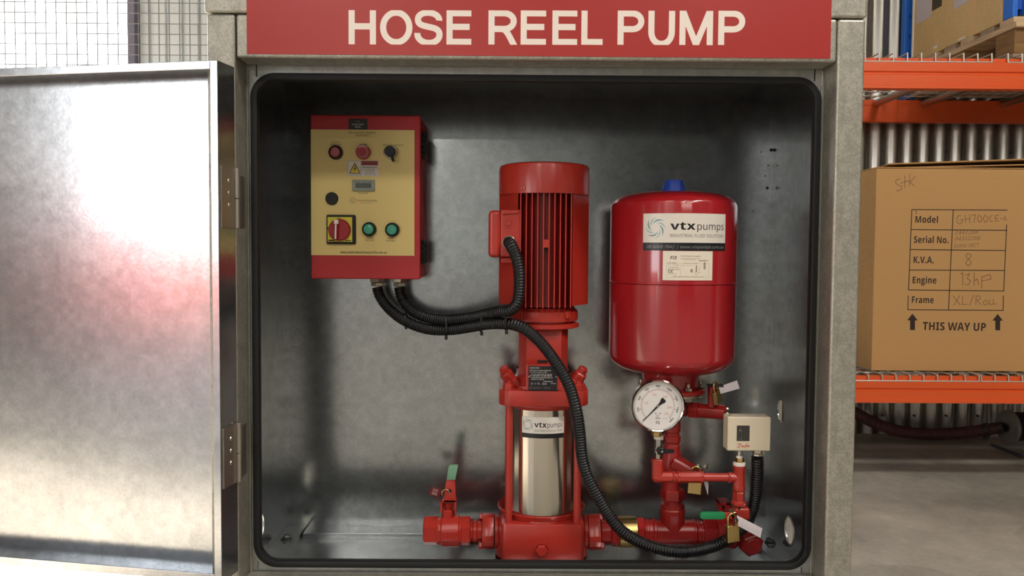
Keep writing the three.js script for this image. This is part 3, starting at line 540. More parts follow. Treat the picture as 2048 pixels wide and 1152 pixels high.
// ---------------------------------------------------------------- pressure tank
const TZ = 1.745;
{
  const c = W(1344.5, 560, TZ), hy = (py, Z = TZ) => W(1345, py, Z).y, at = V(c.x, 0, c.z), R = 0.1318;
  const ySeam = hy(565, 1.613), base = hy(783, TZ);
  const t = thing('pressure_tank', 'round red pressure tank with a blue cap and white labels', 'tank', V(c.x, base, c.z));
  const yb = hy(707), ys = hy(418), yt = hy(383.5, 1.74), pr = [[0, hy(748)], [0.052, hy(746)], [0.06, hy(742)]];
  for (let k = 0; k <= 12; k++) { const a = k / 12 * Math.PI / 2; pr.push([0.066 + (R - 0.066) * Math.sin(a), yb - (yb - hy(742)) * Math.cos(a)]); }
  pr.push([R, ySeam - 0.006]);
  const up = [[R, ySeam - 0.002]];
  for (let k = 0; k <= 16; k++) { const a = k / 16 * Math.PI / 2; up.push([R * Math.pow(Math.cos(a), 0.62), ys + (yt - ys) * Math.pow(Math.sin(a), 0.9)]); }
  const sh = part('shell', [lathe(pr, at, UPV, 96), lathe(up, at, UPV, 96)], M.tank, t);
  part('seam', lathe([[R - 0.001, ySeam - 0.006], [R + 0.0012, ySeam - 0.004], [R + 0.0012, ySeam - 0.0015], [R - 0.001, ySeam]], at, UPV, 96), M.tank, sh);
  const cy = yt - 0.004; part('valve_cap', lathe([[0, cy - 0.004], [0.0285, cy - 0.004], [0.0285, cy], [0.0195, hy(363)], [0.018, hy(360.8)], [0, hy(360)]], at, UPV, 40), M.blueCap, t, { label: 'blue plastic cap' });
  part('neck', lathe([[0, hy(776)], [0.058, hy(776)], [0.058, hy(760)], [0.062, hy(744)], [0.066, hy(738)], [0, hy(738)]], at, UPV, 64), M.tank, t);
  const fl = part('flange', lathe([[0, base], [0.0695, base], [0.072, base + 0.002], [0.072, base + 0.008], [0.0695, base + 0.01], [0, base + 0.01]], at, UPV, 64), M.redShaded, t);
  part('washer_plate', lathe([[0, base - 0.005], [0.066, base - 0.005], [0.066, base], [0, base]], at, UPV, 64), M.zinc, t);
  for (let k = 0; k < 6; k++) {
    const a = k * Math.PI / 3 + 0.42, p = V(c.x + 0.0625 * Math.sin(a), base + 0.01, c.z + 0.0625 * Math.cos(a));
    part('flange_bolt', [hex(p, p.clone().setY(base + 0.017), 0.0075, 0.001, k), rod(p, p.clone().setY(base + 0.025), 0.0038), hex(p.clone().setY(base - 0.012), p.clone().setY(base - 0.005), 0.0075, 0.001, k)], M.zinc, fl);
  }
  const lab = (name, a, b, y0, y1, map, label) => {
    const Zf = TZ - R * 0.97, x0 = W(a, (y0 + y1) / 2, Zf + 0.012).x - c.x, x1 = W(b, (y0 + y1) / 2, Zf + 0.028).x - c.x, t0 = Math.asin(Math.max(-0.98, x0 / R)), t1 = Math.asin(Math.min(0.97, x1 / R)), ya = hy(y0, Zf), yb2 = hy(y1, Zf);
    part(name, patch(R + 0.0006, ya - yb2, t0, t1 - t0, 32).translate(c.x, (ya + yb2) / 2, c.z), std({ map, roughness: 0.36 }), t, { uv: true, label });
  };
  lab('brand_label', 1288.5, 1449.5, 426.5, 501, print(0.185, 0.073, 5600, '#ddd5c8', (g, w, h) => {
    logo(g, w * 0.145, h * 0.39, h * 0.29); brand(g, w * 0.31, h * 0.44, w * 0.665, h, 0.3);
    g.fillStyle = '#15161c'; g.fillRect(0, h * 0.79, w, h * 0.21); g.fillStyle = '#8d8a88'; g.textBaseline = 'middle'; fit(g, '08 6068 7842 | www.vtxpumps.com.au', w * 0.04, h * 0.9, w * 0.93, h * 0.11, 'italic sans-serif');
  }), 'white label with a swirl emblem over a dark strip');
  lab('data_label', 1324, 1419.5, 502, 560.5, print(0.1, 0.057, 8000, '#e4d9c6', (g, w, h) => {
    g.fillStyle = '#2a2420'; g.textBaseline = 'middle'; fit(g, 'FiS', w * 0.13, h * 0.23, w * 0.13, h * 0.16, 'italic bold sans-serif');
    g.fillStyle = '#776c5e'; fit(g, 'Fluid Industrial Supplies', w * 0.34, h * 0.17, w * 0.4, h * 0.06, 'bold sans-serif'); g.fillStyle = '#a59984';
    greek(g, w * 0.33, h * 0.24, w * 0.39, h * 0.025, 12); greek(g, w * 0.38, h * 0.29, w * 0.27, h * 0.02, 9); greek(g, w * 0.7, h * 0.3, w * 0.2, h * 0.05, 6); greek(g, w * 0.08, h * 0.39, w * 0.19, h * 0.03, 6); greek(g, w * 0.4, h * 0.4, w * 0.29, h * 0.025, 8);
    g.fillStyle = '#8d816f'; fit(g, 'V=   8 Bar', w * 0.1, h * 0.48, w * 0.22, h * 0.05); fit(g, 'pO  2.5-3', w * 0.37, h * 0.49, w * 0.2, h * 0.05); greek(g, w * 0.1, h * 0.55, w * 0.22, h * 0.02, 7); greek(g, w * 0.1, h * 0.61, w * 0.22, h * 0.02, 7);
    g.strokeStyle = '#a99d88'; g.lineWidth = w * 0.004; g.strokeRect(w * 0.07, h * 0.43, w * 0.85, h * 0.47); g.beginPath(); g.moveTo(w * 0.34, h * 0.43); g.lineTo(w * 0.34, h * 0.9); g.moveTo(w * 0.07, h * 0.64); g.lineTo(w * 0.34, h * 0.64); g.stroke();
    g.strokeStyle = '#3a322a'; g.lineWidth = w * 0.011; g.beginPath(); g.arc(w * 0.13, h * 0.7, h * 0.04, 0.9, 5.4); g.stroke(); g.beginPath(); g.arc(w * 0.18, h * 0.7, h * 0.04, 0.9, 5.4); g.moveTo(w * 0.165, h * 0.7); g.lineTo(w * 0.185, h * 0.7); g.stroke();
    g.fillStyle = '#9b8f7c'; g.beginPath(); g.ellipse(w * 0.555, h * 0.67, w * 0.028, h * 0.065, 0, 0, 7); g.fill(); g.fillRect(w * 0.635, h * 0.48, w * 0.03, h * 0.24); g.strokeStyle = '#8d816f'; g.lineWidth = w * 0.006; g.beginPath(); g.arc(w * 0.648, h * 0.76, w * 0.032, 0, 7); g.stroke(); g.fillRect(w * 0.8, h * 0.38, w * 0.045, h * 0.24); for (const q of [0.56, 0.64, 0.72]) g.fillRect(w * 0.7, h * q, w * 0.03, h * 0.02);
    greek(g, w * 0.1, h * 0.78, w * 0.17, h * 0.02, 5); greek(g, w * 0.2, h * 0.86, w * 0.6, h * 0.025, 12);
  }), 'small cream data label with CE mark');
}

// ---------------------------------------------------------------- pipework
const PY = PIPEY(), PAX = (px, py = 1062) => W(px, py, PZ).x;
const AX = V(1, 0, 0);
const seg = (a, b, r, kind = 'rod', bev = 0.0025) => { const p = V(PAX(a), PY, -PZ), q = V(PAX(b), PY, -PZ); return kind === 'hex' ? hex(p, q, r, bev, 0.52) : rod(p, q, r, bev, 40); };
function lever(t, base, dir, w, len, gripLen, matArm, matGrip, tilt = 0, gripLabel) {}
{ // suction side ball valve
  const t = thing('ball_valve', 'red ball valve with an upright pale green handle, left of the pump', 'valve', V(PAX(900), PY, -PZ));
  part('valve_body', [seg(880, 923, 0.0335, 'rod', 0.006), seg(872, 926, 0.0295, 'rod', 0.004)], M.red, t);
  part('end_cap', [seg(848, 881, 0.0312, 'hex', 0.003)], M.red, t); part('end_cap', [seg(922, 941.5, 0.0318, 'hex', 0.003)], M.red, t);
  part('nipple', [seg(940, 966, 0.0215), seg(944, 957, 0.0245, 'rod', 0.004), seg(960, 967, 0.019)], M.red, t);
  const b = V(PAX(896.5), PY, -PZ), y = (py) => W(897, py, 1.735).y;
  part('stem', [rod(b.clone().setY(PY + 0.02), b.clone().setY(y(1022)), 0.0145, 0.002), rod(b.clone().setY(PY + 0.02), b.clone().setY(y(1008)), 0.0085, 0.001), hex(b.clone().setY(y(1018)), b.clone().setY(y(1008)), 0.0125, 0.001)], M.red, t);
  const x0 = W(886, 1002, 1.735).x, hz = -1.735;
  const h = part('handle', [extr(poly([[W(887, 1004, 1.735).x, y(1004)], [W(912.5, 1004, 1.735).x, y(1004)], [W(911.5, 985, 1.735).x, y(985)], [W(910, 958, 1.735).x, y(958)], [W(893.5, 958, 1.735).x, y(958)], [W(889, 982, 1.735).x, y(982)]]), 0.004, 0.001).translate(0, 0, hz), ...[[880.5, 885], [908.5, 912.5]].map(([a, c]) => box(W(a, 1010, 1.735).x, W(c, 1010, 1.735).x, y(1025), y(999), hz - 0.018, hz + 0.004, 0.001)), box(W(880.5, 1000, 1.735).x, W(912.5, 1000, 1.735).x, y(1004), y(999), hz - 0.02, hz + 0.004, 0.001)], M.red, t);
  part('grip', extr(poly([[W(893.5, 958.5, 1.735).x, y(958.5)], [W(911, 958.5, 1.735).x, y(958.5)], [W(916.5, 930, 1.735).x, y(930)], [W(914, 928.5, 1.735).x, y(928.5)], [W(900, 929, 1.735).x, y(929)], [W(897, 932, 1.735).x, y(932)]]), 0.009, 0.002).translate(0, 0, hz - 0.002), M.greenPale, h, { label: 'pale green handle grip' });
  const hp = W(899, 982, 1.73); part('pin_hole', lathe([[0, 0], [0.0042, 0], [0.0042, 0.0006], [0, 0.0006]], V(hp.x, hp.y, hz + 0.0038), V(0, 0, 1), 20), M.black, h);
  // ring and tag hanging on the handle
  const rg = W(891.5, 986, 1.728);
  const g = single('split_ring', 'small brass ring through the hole of the upright valve handle', 'ring', [new THREE.TorusGeometry(0.0082, 0.0012, 8, 32, Math.PI * 1.25).rotateZ(-0.2).translate(rg.x, rg.y, rg.z + 0.003)], M.brass, rg);
  const c = W(870.5, 984, 1.728), map = print(0.026, 0.0178, 9000, '#5e1419', (q, w, hh) => { q.fillStyle = '#b39a98'; q.textBaseline = 'middle'; fit(q, 'LOCK', w * 0.24, hh * 0.3, w * 0.46, hh * 0.42, 'bold sans-serif'); fit(q, 'OPEN', w * 0.24, hh * 0.72, w * 0.46, hh * 0.42, 'bold sans-serif'); });
  single('valve_tag', 'small dark red printed tag hanging beside the upright valve handle', 'tag', [cbox(c, 0.0255, 0.0178, 0.0012, 0, [0, 0.15, -0.3])], std({ map, roughness: 0.5 }), c, null, { uv: true });
}
{ // check valve of bare brass
  const t = thing('check_valve', 'bare brass check valve collar between red fittings right of the pump', 'check valve', V(PAX(1254), PY, -PZ));
  part('body', [seg(1236, 1272.5, 0.0335, 'rod', 0.0015)], M.brass, t); part('collar', [seg(1230, 1237, 0.0345, 'hex', 0.003)], M.redShaded, t);
}
{ // discharge tee, nipples and riser
  const rx = W(1345, 1000, 1.75).x, t = thing('discharge_pipe', 'red discharge tee and riser pipe below the pressure tank', 'pipe fitting', V(rx, PY, -PZ));
  part('nipple', [seg(1200, 1222, 0.0245), seg(1205, 1214, 0.021), seg(1221, 1237, 0.0315, 'hex')], M.redShaded, t);
  part('union_ring', [seg(1272, 1287, 0.031, 'hex')], M.redShaded, t); part('nipple', [seg(1286, 1305, 0.0262), seg(1289, 1297, 0.0278)], M.redShaded, t);
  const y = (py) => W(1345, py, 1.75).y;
  part('tee', [seg(1304, 1391, 0.0262, 'rod', 0.004), seg(1303, 1313, 0.0278, 'rod', 0.003), seg(1383, 1391, 0.0278, 'rod', 0.003), lathe([[0, PY], [0.0262, PY], [0.0262, y(1026)], [0.0272, y(1024)], [0.0272, y(1017)], [0.025, y(1014)], [0, y(1014)]], V(rx, 0, -PZ))], M.redShaded, t);
  part('nipple', [seg(1390, 1406, 0.0245), seg(1394, 1400, 0.026)], M.redShaded, t);
  part('riser', [lathe([[0, y(1016)], [0.0255, y(1016)], [0.0255, y(1007)], [0.0205, y(1003)], [0.0205, y(998)], [0, y(998)]], V(rx, 0, -PZ)), hex(V(rx, y(999), -PZ), V(rx, y(977), -PZ), 0.0262, 0.003, 0.3), lathe([[0, y(980)], [0.0195, y(980)], [0.0195, y(945)], [0.0222, y(940)], [0.0235, y(925)], [0.0215, y(908)], [0.0185, y(902)], [0.0185, y(890)], [0.0165, y(888)], [0.0165, y(884)], [0.0188, y(882)], [0.0188, y(871)], [0.016, y(869)], [0.016, y(864)], [0.0182, y(862)], [0.0182, y(812)], [0.026, y(806)], [0.026, y(787)], [0, y(787)]], V(W(1344, 850, 1.75).x, 0, -PZ), UPV, 48)], M.redShaded, t);
  const j = V(W(1352, 936, 1.74).x, y(938), -1.742);
  part('branch', [rod(j.clone().add(V(-0.012, 0.02, 0)), j.clone().add(V(0.034, -0.004, 0.012)), 0.019, 0.005), rod(j.clone().add(V(0.03, -0.002, 0.01)), j.clone().add(V(0.052, -0.012, 0.014)), 0.0165, 0.004), hex(j.clone().add(V(0.05, -0.011, 0.013)), j.clone().add(V(0.06, -0.015, 0.015)), 0.014, 0.002)], M.redShaded, t);
  const k = j.clone().add(V(0.041, 0.0105, 0.02)); part('bolt', [0, 0.016].map((d) => hex(k.clone().add(V(d, 0, 0)), k.clone().add(V(d + 0.003, 0.008, 0.002)), 0.0052, 0.001)), M.zinc, t);
}
{ // main discharge valve at the right
  const t = thing('ball_valve', 'red ball valve low in the right corner behind the padlock', 'valve', V(PAX(1440), PY, -PZ));
  part('valve_body', [seg(1432, 1472, 0.034, 'rod', 0.006), seg(1405, 1433, 0.0312, 'hex', 0.003), seg(1471, 1490, 0.0312, 'hex', 0.003)], M.redShaded, t);
  part('outlet', [rod(V(PAX(1488), PY - 0.005, -PZ), V(PAX(1494), PY - 0.014, -PZ + 0.05), 0.021, 0.004), hex(V(PAX(1490), PY - 0.009, -PZ + 0.03), V(PAX(1493), PY - 0.013, -PZ + 0.048), 0.026, 0.003)], M.redShaded, t);
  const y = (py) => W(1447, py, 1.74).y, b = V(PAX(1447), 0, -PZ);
  part('stem', [rod(b.clone().setY(PY + 0.02), b.clone().setY(y(1015)), 0.013, 0.002)], M.redShaded, t);
  part('handle', [box(W(1436, 1010, 1.74).x, W(1459, 1010, 1.74).x, y(1008), y(1002), -1.765, -1.728, 0.0015), box(W(1436, 1010, 1.74).x, W(1441, 1010, 1.74).x, y(1020), y(1002), -1.765, -1.728, 0.0015), box(W(1448, 1010, 1.74).x, W(1459, 1010, 1.74).x, y(1020), y(1002), -1.735, -1.728, 0.0015)], M.redShaded, t);
}
// gauge manifold of small pipe standing forward of the riser
const MZ = 1.64;
{
  const Q = (px, py) => W(px, py, MZ), r = (px) => m_(px, MZ), t = thing('gauge_manifold', 'small red pipe manifold carrying the gauge and the pressure switch', 'pipe fitting', Q(1400, 955));
  const my = Q(1400, 954.5).y, hx = (px) => V(Q(px, 954).x, my, -MZ), R = (a, b, rr, bev = 0.002) => rod(hx(a), hx(b), r(rr), bev, 36);
  const ex = Q(1315, 930).x, vy = (py) => Q(1315, py).y;
  part('elbow', [rod(V(ex, vy(917.5), -MZ), V(ex, my, -MZ), r(11.6), 0.002, 36), lathe([[0, 0], [r(12.3), 0], [r(12.3), 0.008], [r(11.6), 0.009], [0, 0.009]], V(ex, vy(926), -MZ)), (() => { const g = prep(new THREE.SphereGeometry(r(11.8), 32, 20)); return g.translate(ex, my, -MZ); })(), R(1315, 1345, 11.2)], M.red, t);
  part('union', [R(1343.5, 1346.5, 9.6, 0.0008), R(1346, 1350, 11.8, 0.001), R(1350, 1355, 9.8, 0.0008)], M.red, t);
  part('socket', [R(1354, 1405.5, 11.4, 0.002), R(1354, 1359, 11.9, 0.001), R(1400, 1405.5, 11.9, 0.001)], M.red, t);
  part('pipe', R(1404, 1460, 8.6, 0), M.red, t);
  const tx = Q(1478, 955).x, ty = (py) => Q(1478, py).y;
  part('tee', [R(1456, 1478, 10.2), R(1456, 1461, 11, 0.001), lathe([[0, ty(980)], [r(12), ty(980)], [r(12.4), ty(978)], [r(12.4), ty(972)], [r(11.6), ty(970)], [r(11.6), ty(938)], [r(12.6), ty(936)], [r(12.6), ty(930.5)], [0, ty(930.5)]], V(tx, 0, -MZ))], M.red, t);
  part('tape', [lathe([[0, ty(930.8)], [r(12), ty(930.8)], [r(12.8), ty(929)], [r(12.4), ty(925)], [r(11), ty(924)], [0, ty(924)]], V(tx, 0, -MZ))], M.ptfe, t, { label: 'white thread tape' });
  part('reducer', [hex(V(tx, ty(924.2), -MZ), V(tx, ty(916), -MZ), r(9.2), 0.001, 0.4)], M.brass, t);
  part('tape', [lathe([[0, ty(916.2)], [r(6), ty(916.2)], [r(6.6), ty(914)], [r(5.8), ty(911.5)], [0, ty(911.5)]], V(tx, 0, -MZ))], M.ptfe, t);
  part('spigot', [hex(V(tx, ty(912), -MZ), V(tx, ty(902), -MZ), r(4), 0.0006)], M.nickel, t);
  // lower run: reducers into the small drain valve
  part('reducer', [hex(V(tx, ty(981), -MZ), V(tx, ty(1002), -MZ), r(12.4), 0.0025, 0.52), lathe([[0, ty(1008)], [r(14.5), ty(1008)], [r(14.5), ty(1003)], [r(11), ty(1000)], [0, ty(1000)]], V(tx, 0, -MZ))], M.red, t);
}
{ // small ball valve with the green lever
  const Z = 1.64, Q = (px, py, z = Z) => W(px, py, z), c = Q(1481, 1022), t = thing('drain_valve', 'small red ball valve with a bright green lever pointing left', 'valve', c);
  part('valve_body', [box(Q(1466, 1014).x, Q(1497.5, 1014).x, Q(1480, 1037).y, Q(1480, 1012).y, -Z - 0.016, -Z + 0.014, 0.006), hex(Q(1480, 1012).setZ(-Z), Q(1480, 1004).setZ(-Z), m_(15, Z), 0.002, 0.52), hex(Q(1479, 1050).setZ(-Z - 0.002), Q(1480, 1034).setZ(-Z - 0.002), m_(14, Z), 0.002, 0.52), rod(Q(1479, 1068).setZ(-Z - 0.03), Q(1479, 1040).setZ(-Z - 0.004), m_(11, Z), 0.003)], M.red, t);
  const k = Q(1478, 1015.5, Z - 0.012); part('hole', lathe([[0, 0], [0.0028, 0], [0.0028, 0.0006], [0, 0.0006]], V(k.x, k.y, -Z + 0.0142), V(0, 0, 1), 16), M.black, t);
  const z = -Z + 0.022, y0 = Q(1430, 1037.5, Z - 0.022).y, y1 = Q(1430, 1023, Z - 0.022).y, X = (px) => Q(px, 1030, Z - 0.022).x;
  part('stem', rod(V(X(1468), (y0 + y1) / 2, -Z), V(X(1468), (y0 + y1) / 2, z + 0.003), 0.007, 0.001), M.brass, t);
  const l = part('lever', [box(X(1440), X(1474), y0 + 0.001, y1 - 0.001, z, z + 0.003, 0.001)], M.red, t);
  part('grip', (() => { const s = rrect(X(1399), X(1449.5), y0, y1, 0.0055); return extr(s, 0.009, 0.0025).translate(0, 0, z - 0.003); })(), M.green, l, { label: 'green plastic lever grip' });
}
{ // gauge cock
  const Z = MZ, Q = (px, py) => W(px, py, Z), x = Q(1316.5, 900).x, y = (py) => Q(1316, py).y, t = thing('gauge_cock', 'small nickel stop cock with a black lever under the gauge', 'valve', V(x, y(917), -Z));
  part('valve_body', [hex(V(x, y(917.5), -Z), V(x, y(906), -Z), m_(7.2, Z), 0.001, 0.3), rod(V(x, y(907), -Z), V(x, y(892), -Z), m_(8, Z), 0.002), hex(V(x, y(892.5), -Z), V(x, y(878), -Z), m_(8.4, Z), 0.001, 0.3)], M.nickel, t);
  const k = V(Q(1318.5, 899).x, y(899), -Z); part('lever', [rod(k, k.clone().add(V(0, 0, 0.019)), 0.0076, 0.002), extr(poly([[0, -0.0052], [0.0255, -0.0032], [0.0265, 0.0005], [0.0255, 0.0036], [0, 0.0056]]), 0.005, 0.001).translate(k.x, k.y, -Z + 0.0125)], M.black, t);
  part('screw', lathe([[0, 0], [0.0024, 0], [0.0016, 0.001], [0, 0.0012]], k.clone().add(V(0.0025, 0, 0.019)), V(0, 0, 1), 12), M.zinc, t);
  part('tape', [lathe([[0, y(878.2)], [m_(9.6, Z), y(878.2)], [m_(9.8, Z), y(872)], [m_(9, Z), y(870)], [0, y(870)]], V(x, 0, -Z))], M.ptfe, t, { label: 'white thread tape' });
}
{ // pressure gauge
  const Z = 1.6, c = W(1315.5, 811.5, Z), R = m_(53.6, Z), r = m_(47.6, Z), t = thing('pressure_gauge', 'round white faced pressure gauge with a steel rim', 'gauge', c), D = V(0, 0, 1);
  part('case', lathe([[0, -0.03], [R - 0.006, -0.03], [R - 0.002, -0.026], [R, -0.004], [R, 0.004], [R - 0.0025, 0.0075], [r + 0.0012, 0.0065], [r, 0.0035], [r, 0]], c, D, 96), M.chrome, t);
  const map = print(0.094, 0.094, 10500, '#dcd6d2', (g, w, h) => {
    const C = w / 2, k = w / 96; g.translate(C, C); g.textBaseline = 'middle'; g.textAlign = 'center';
    const A0 = 225, arc = 270, an = (f) => (A0 - f * arc) * Math.PI / 180;
    g.strokeStyle = '#8b8580'; g.lineWidth = 0.7 * k; g.beginPath(); g.arc(0, 0, 33.5 * k, -an(0), -an(1)); g.stroke();
    g.strokeStyle = '#d0908c'; g.lineWidth = 0.6 * k; g.beginPath(); g.arc(0, 0, 31.8 * k, -an(0), -an(1)); g.stroke();
    for (let i = 0; i <= 40; i++) { const a = an(i / 40), l = i % 5 ? 2 : 3.6; g.strokeStyle = '#3a3634'; g.lineWidth = (i % 5 ? 0.5 : 1) * k; g.beginPath(); g.moveTo(Math.cos(a) * 34 * k, -Math.sin(a) * 34 * k); g.lineTo(Math.cos(a) * (34 + l) * k, -Math.sin(a) * (34 + l) * k); g.stroke(); }
    [0, 200, 400, 600, 800, 1000, 1200, 1400, 1600].forEach((n, i) => { const a = an(i / 8); g.save(); g.translate(Math.cos(a) * 40.5 * k, -Math.sin(a) * 40.5 * k); g.rotate(Math.PI / 2 - a); g.fillStyle = '#2a2726'; fit(g, String(n), 0, 0, 0, 5.6 * k, 'bold sans-serif', 'center'); g.restore(); });
    [50, 100, 150, 200, 230].forEach((n) => { const a = an(n / 232); g.fillStyle = '#c8625c'; fit(g, String(n), Math.cos(a) * 23.5 * k, -Math.sin(a) * 23.5 * k, 0, 6 * k, 'sans-serif', 'center'); g.fillRect(Math.cos(a) * 29 * k - k, -Math.sin(a) * 29 * k, 2 * k, 0.7 * k); });
    g.fillStyle = '#4a4644'; fit(g, 'psi', 0, 20 * k, 0, 5 * k, 'sans-serif', 'center'); fit(g, 'kPa', 0.6 * k, 25.5 * k, 0, 5.4 * k, 'bold sans-serif', 'center'); fit(g, 'cl 1.6', 15 * k, 25.5 * k, 0, 3.6 * k, 'sans-serif', 'center'); g.fillRect(-6 * k, 15 * k, 4 * k, 1.4 * k); g.fillRect(3 * k, 15 * k, 4 * k, 1.4 * k);
    g.fillStyle = '#151313'; fit(g, 'FiS', 0.5 * k, 34.5 * k, 8 * k, 8.5 * k, 'bold sans-serif', 'center');
  });
  const dial = prep(new THREE.CircleGeometry(r, 64)).translate(c.x, c.y, c.z + 0.0004), d = part('dial', dial, std({ map, roughness: 0.5 }), t, { uv: true });
  const a = Math.atan2(-32.5, -31), tip = [Math.cos(a), Math.sin(a)], L = r * 0.93, n = [-tip[1], tip[0]], P = (f, s) => [f * tip[0] * L + s * n[0], f * tip[1] * L + s * n[1]];
  part('needle', [extr(poly([P(1, 0.0003), P(0.02, 0.0016), P(-0.17, 0.0022), P(-0.38, 0.0058), P(-0.42, 0.003), P(-0.42, -0.003), P(-0.38, -0.0058), P(-0.17, -0.0022), P(0.02, -0.0016), P(1, -0.0003)]), 0.0006).translate(c.x, c.y, c.z + 0.0016)], M.black, d);
  part('hub', lathe([[0, 0], [0.0029, 0], [0.0029, 0.0028], [0.002, 0.0034], [0, 0.0034]], c, D, 24), M.nickel, d);
  const x = W(1313, 868, Z + 0.012).x, y = (py) => W(1313, py, Z + 0.012).y;
  part('stem', [hex(V(x, y(872), -Z - 0.012), V(x, y(860), -Z - 0.012), 0.0105, 0.001, 0.3)], M.brass, t);
}
{ // pressure switch
  const Z = 1.622, d = 0.036, Q = (px, py, z = Z) => W(px, py, z), a = Q(1455.7, 833.7), b = Q(1541, 902.5), t = thing('pressure_switch', 'cream pressure switch box with a dark window and red script', 'pressure switch', V((a.x + b.x) / 2, b.y, -Z));
  part('cover', box(a.x, b.x, b.y, a.y, -Z - d, -Z, 0.0028), M.beige, t);
  const w0 = Q(1473.8, 851), w1 = Q(1498.6, 882), map = print(0.0245, 0.031, 9000, '#1b1a18', (g, w, h) => { g.fillStyle = '#4a4740'; g.fillRect(w * 0.14, h * 0.15, w * 0.26, h * 0.75); g.fillStyle = '#17160f'; g.fillRect(w * 0.18, h * 0.2, w * 0.18, h * 0.66); g.fillStyle = '#38352c'; for (let i = 0; i < 9; i++) g.fillRect(w * 0.5, h * (0.18 + i * 0.08), w * (0.2 + 0.15 * (i % 2)), h * 0.02); g.fillStyle = '#b9b4a8'; g.fillRect(w * 0.2, h * 0.3, w * 0.12, h * 0.04); });
  const win = part('window', box(w0.x, w1.x, w1.y, w0.y, -Z - 0.004, -Z + 0.0006, 0), phy({ map, roughness: 0.15, clearcoat: 1 }), t, { uv: true });
  const s0 = Q(1473.5, 886), s1 = Q(1500, 896.5), sm = print(0.026, 0.0105, 11000, '#d8cbb0', (g, w, h) => {
    g.strokeStyle = '#c0333a'; g.lineWidth = h * 0.1; g.lineCap = 'round'; g.lineJoin = 'round'; g.beginPath();
    g.moveTo(w * 0.04, h * 0.22); g.bezierCurveTo(w * 0.3, h * 0.02, w * 0.42, h * 0.2, w * 0.3, h * 0.5); g.bezierCurveTo(w * 0.2, h * 0.85, w * 0.1, h * 0.9, w * 0.05, h * 0.85); g.moveTo(w * 0.22, h * 0.2); g.lineTo(w * 0.1, h * 0.9);
    g.moveTo(w * 0.46, h * 0.55); g.bezierCurveTo(w * 0.36, h * 0.5, w * 0.32, h * 0.85, w * 0.45, h * 0.75); g.lineTo(w * 0.48, h * 0.52); g.lineTo(w * 0.45, h * 0.8); g.moveTo(w * 0.53, h * 0.5); g.lineTo(w * 0.51, h * 0.78); g.moveTo(w * 0.53, h * 0.58); g.bezierCurveTo(w * 0.6, h * 0.45, w * 0.62, h * 0.55, w * 0.58, h * 0.78);
    g.moveTo(w * 0.78, h * 0.12); g.bezierCurveTo(w * 0.68, h * 0.1, w * 0.7, h * 0.6, w * 0.63, h * 0.98); g.moveTo(w * 0.64, h * 0.48); g.lineTo(w * 0.76, h * 0.46); g.moveTo(w * 0.82, h * 0.45); g.bezierCurveTo(w * 0.7, h * 0.45, w * 0.86, h * 0.68, w * 0.74, h * 0.76); g.moveTo(w * 0.92, h * 0.44); g.bezierCurveTo(w * 0.82, h * 0.4, w * 0.8, h * 0.8, w * 0.89, h * 0.7); g.lineTo(w * 0.93, h * 0.44); g.lineTo(w * 0.92, h * 0.74); g.stroke(); });
  part('maker_print', box(s0.x, s1.x, s1.y, s0.y, -Z - 0.001, -Z + 0.0004), std({ map: sm, roughness: 0.42 }), t, { uv: true, label: 'red script lettering' });
  for (const px of [1459.5, 1533.5]) { const p = Q(px, 832, Z + 0.012); part('screw', [rod(V(p.x, a.y - 0.001, p.z), V(p.x, a.y + 0.0016, p.z), 0.0038, 0.0006, 16)], M.zinc, t); }
  part('connector', hex(V(W(1478, 903, MZ).x, b.y - 0.004, -MZ), V(W(1478, 903, MZ).x, b.y + 0.001, -MZ), 0.006, 0.001), M.nickel, t);
  const g = Q(1514.5, 908, 1.64); part('cable_gland', [hex(V(g.x, b.y - 0.008, g.z), V(g.x, b.y + 0.001, g.z), 0.0122, 0.001, 0.3), hex(V(g.x, b.y - 0.014, g.z), V(g.x, b.y - 0.0085, g.z), 0.0095, 0.001), cbox(V(g.x + 0.011, b.y - 0.006, g.z + 0.003), 0.006, 0.006, 0.006, 0.001)], M.zinc, t);
}
{ // valve on the side of the riser
  const Z = 1.71, Q = (px, py, z = Z) => W(px, py, z), y = Q(1400, 824).y, H = (a, b, r, k) => { const p = V(Q(a, 824).x, y, -Z - 0.025), q = V(Q(b, 824).x, y, -Z + 0.012); const u = (b - a) / 92, A = V(Q(a, 824).x, y, -1.745 + (a - 1362) / 92 * 0.04), B = V(Q(b, 824).x, y, -1.745 + (b - 1362) / 92 * 0.04); return k ? hex(A, B, m_(r, Z), 0.0015, 0.52) : rod(A, B, m_(r, Z), 0.0018, 32); };
  const t = thing('isolating_valve', 'dark red ball valve with a black lever on the right of the riser', 'valve', Q(1400, 824));
  part('valve_body', [H(1355, 1380, 11), H(1370, 1380, 15), H(1383, 1401, 17.5, 1), H(1400, 1450, 14.5), H(1425, 1452, 13, 1)], M.redShaded, t);
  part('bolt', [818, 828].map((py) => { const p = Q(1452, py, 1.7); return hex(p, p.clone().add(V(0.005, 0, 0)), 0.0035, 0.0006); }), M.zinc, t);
  part('stem', rod(V(Q(1424, 800).x, y + 0.01, -1.712), V(Q(1424, 772, 1.712).x, Q(1424, 773, 1.712).y, -1.712), 0.009, 0.001), M.redShaded, t);
  part('lever', [box(Q(1415, 770).x, Q(1448, 770).x, Q(1430, 773).y, Q(1430, 768.5).y, -1.716, -1.704, 0.0015), box(Q(1422, 790).x, Q(1430, 790).x, Q(1430, 803).y, Q(1430, 770).y, -1.716, -1.707, 0.0015)], M.black, t);
}
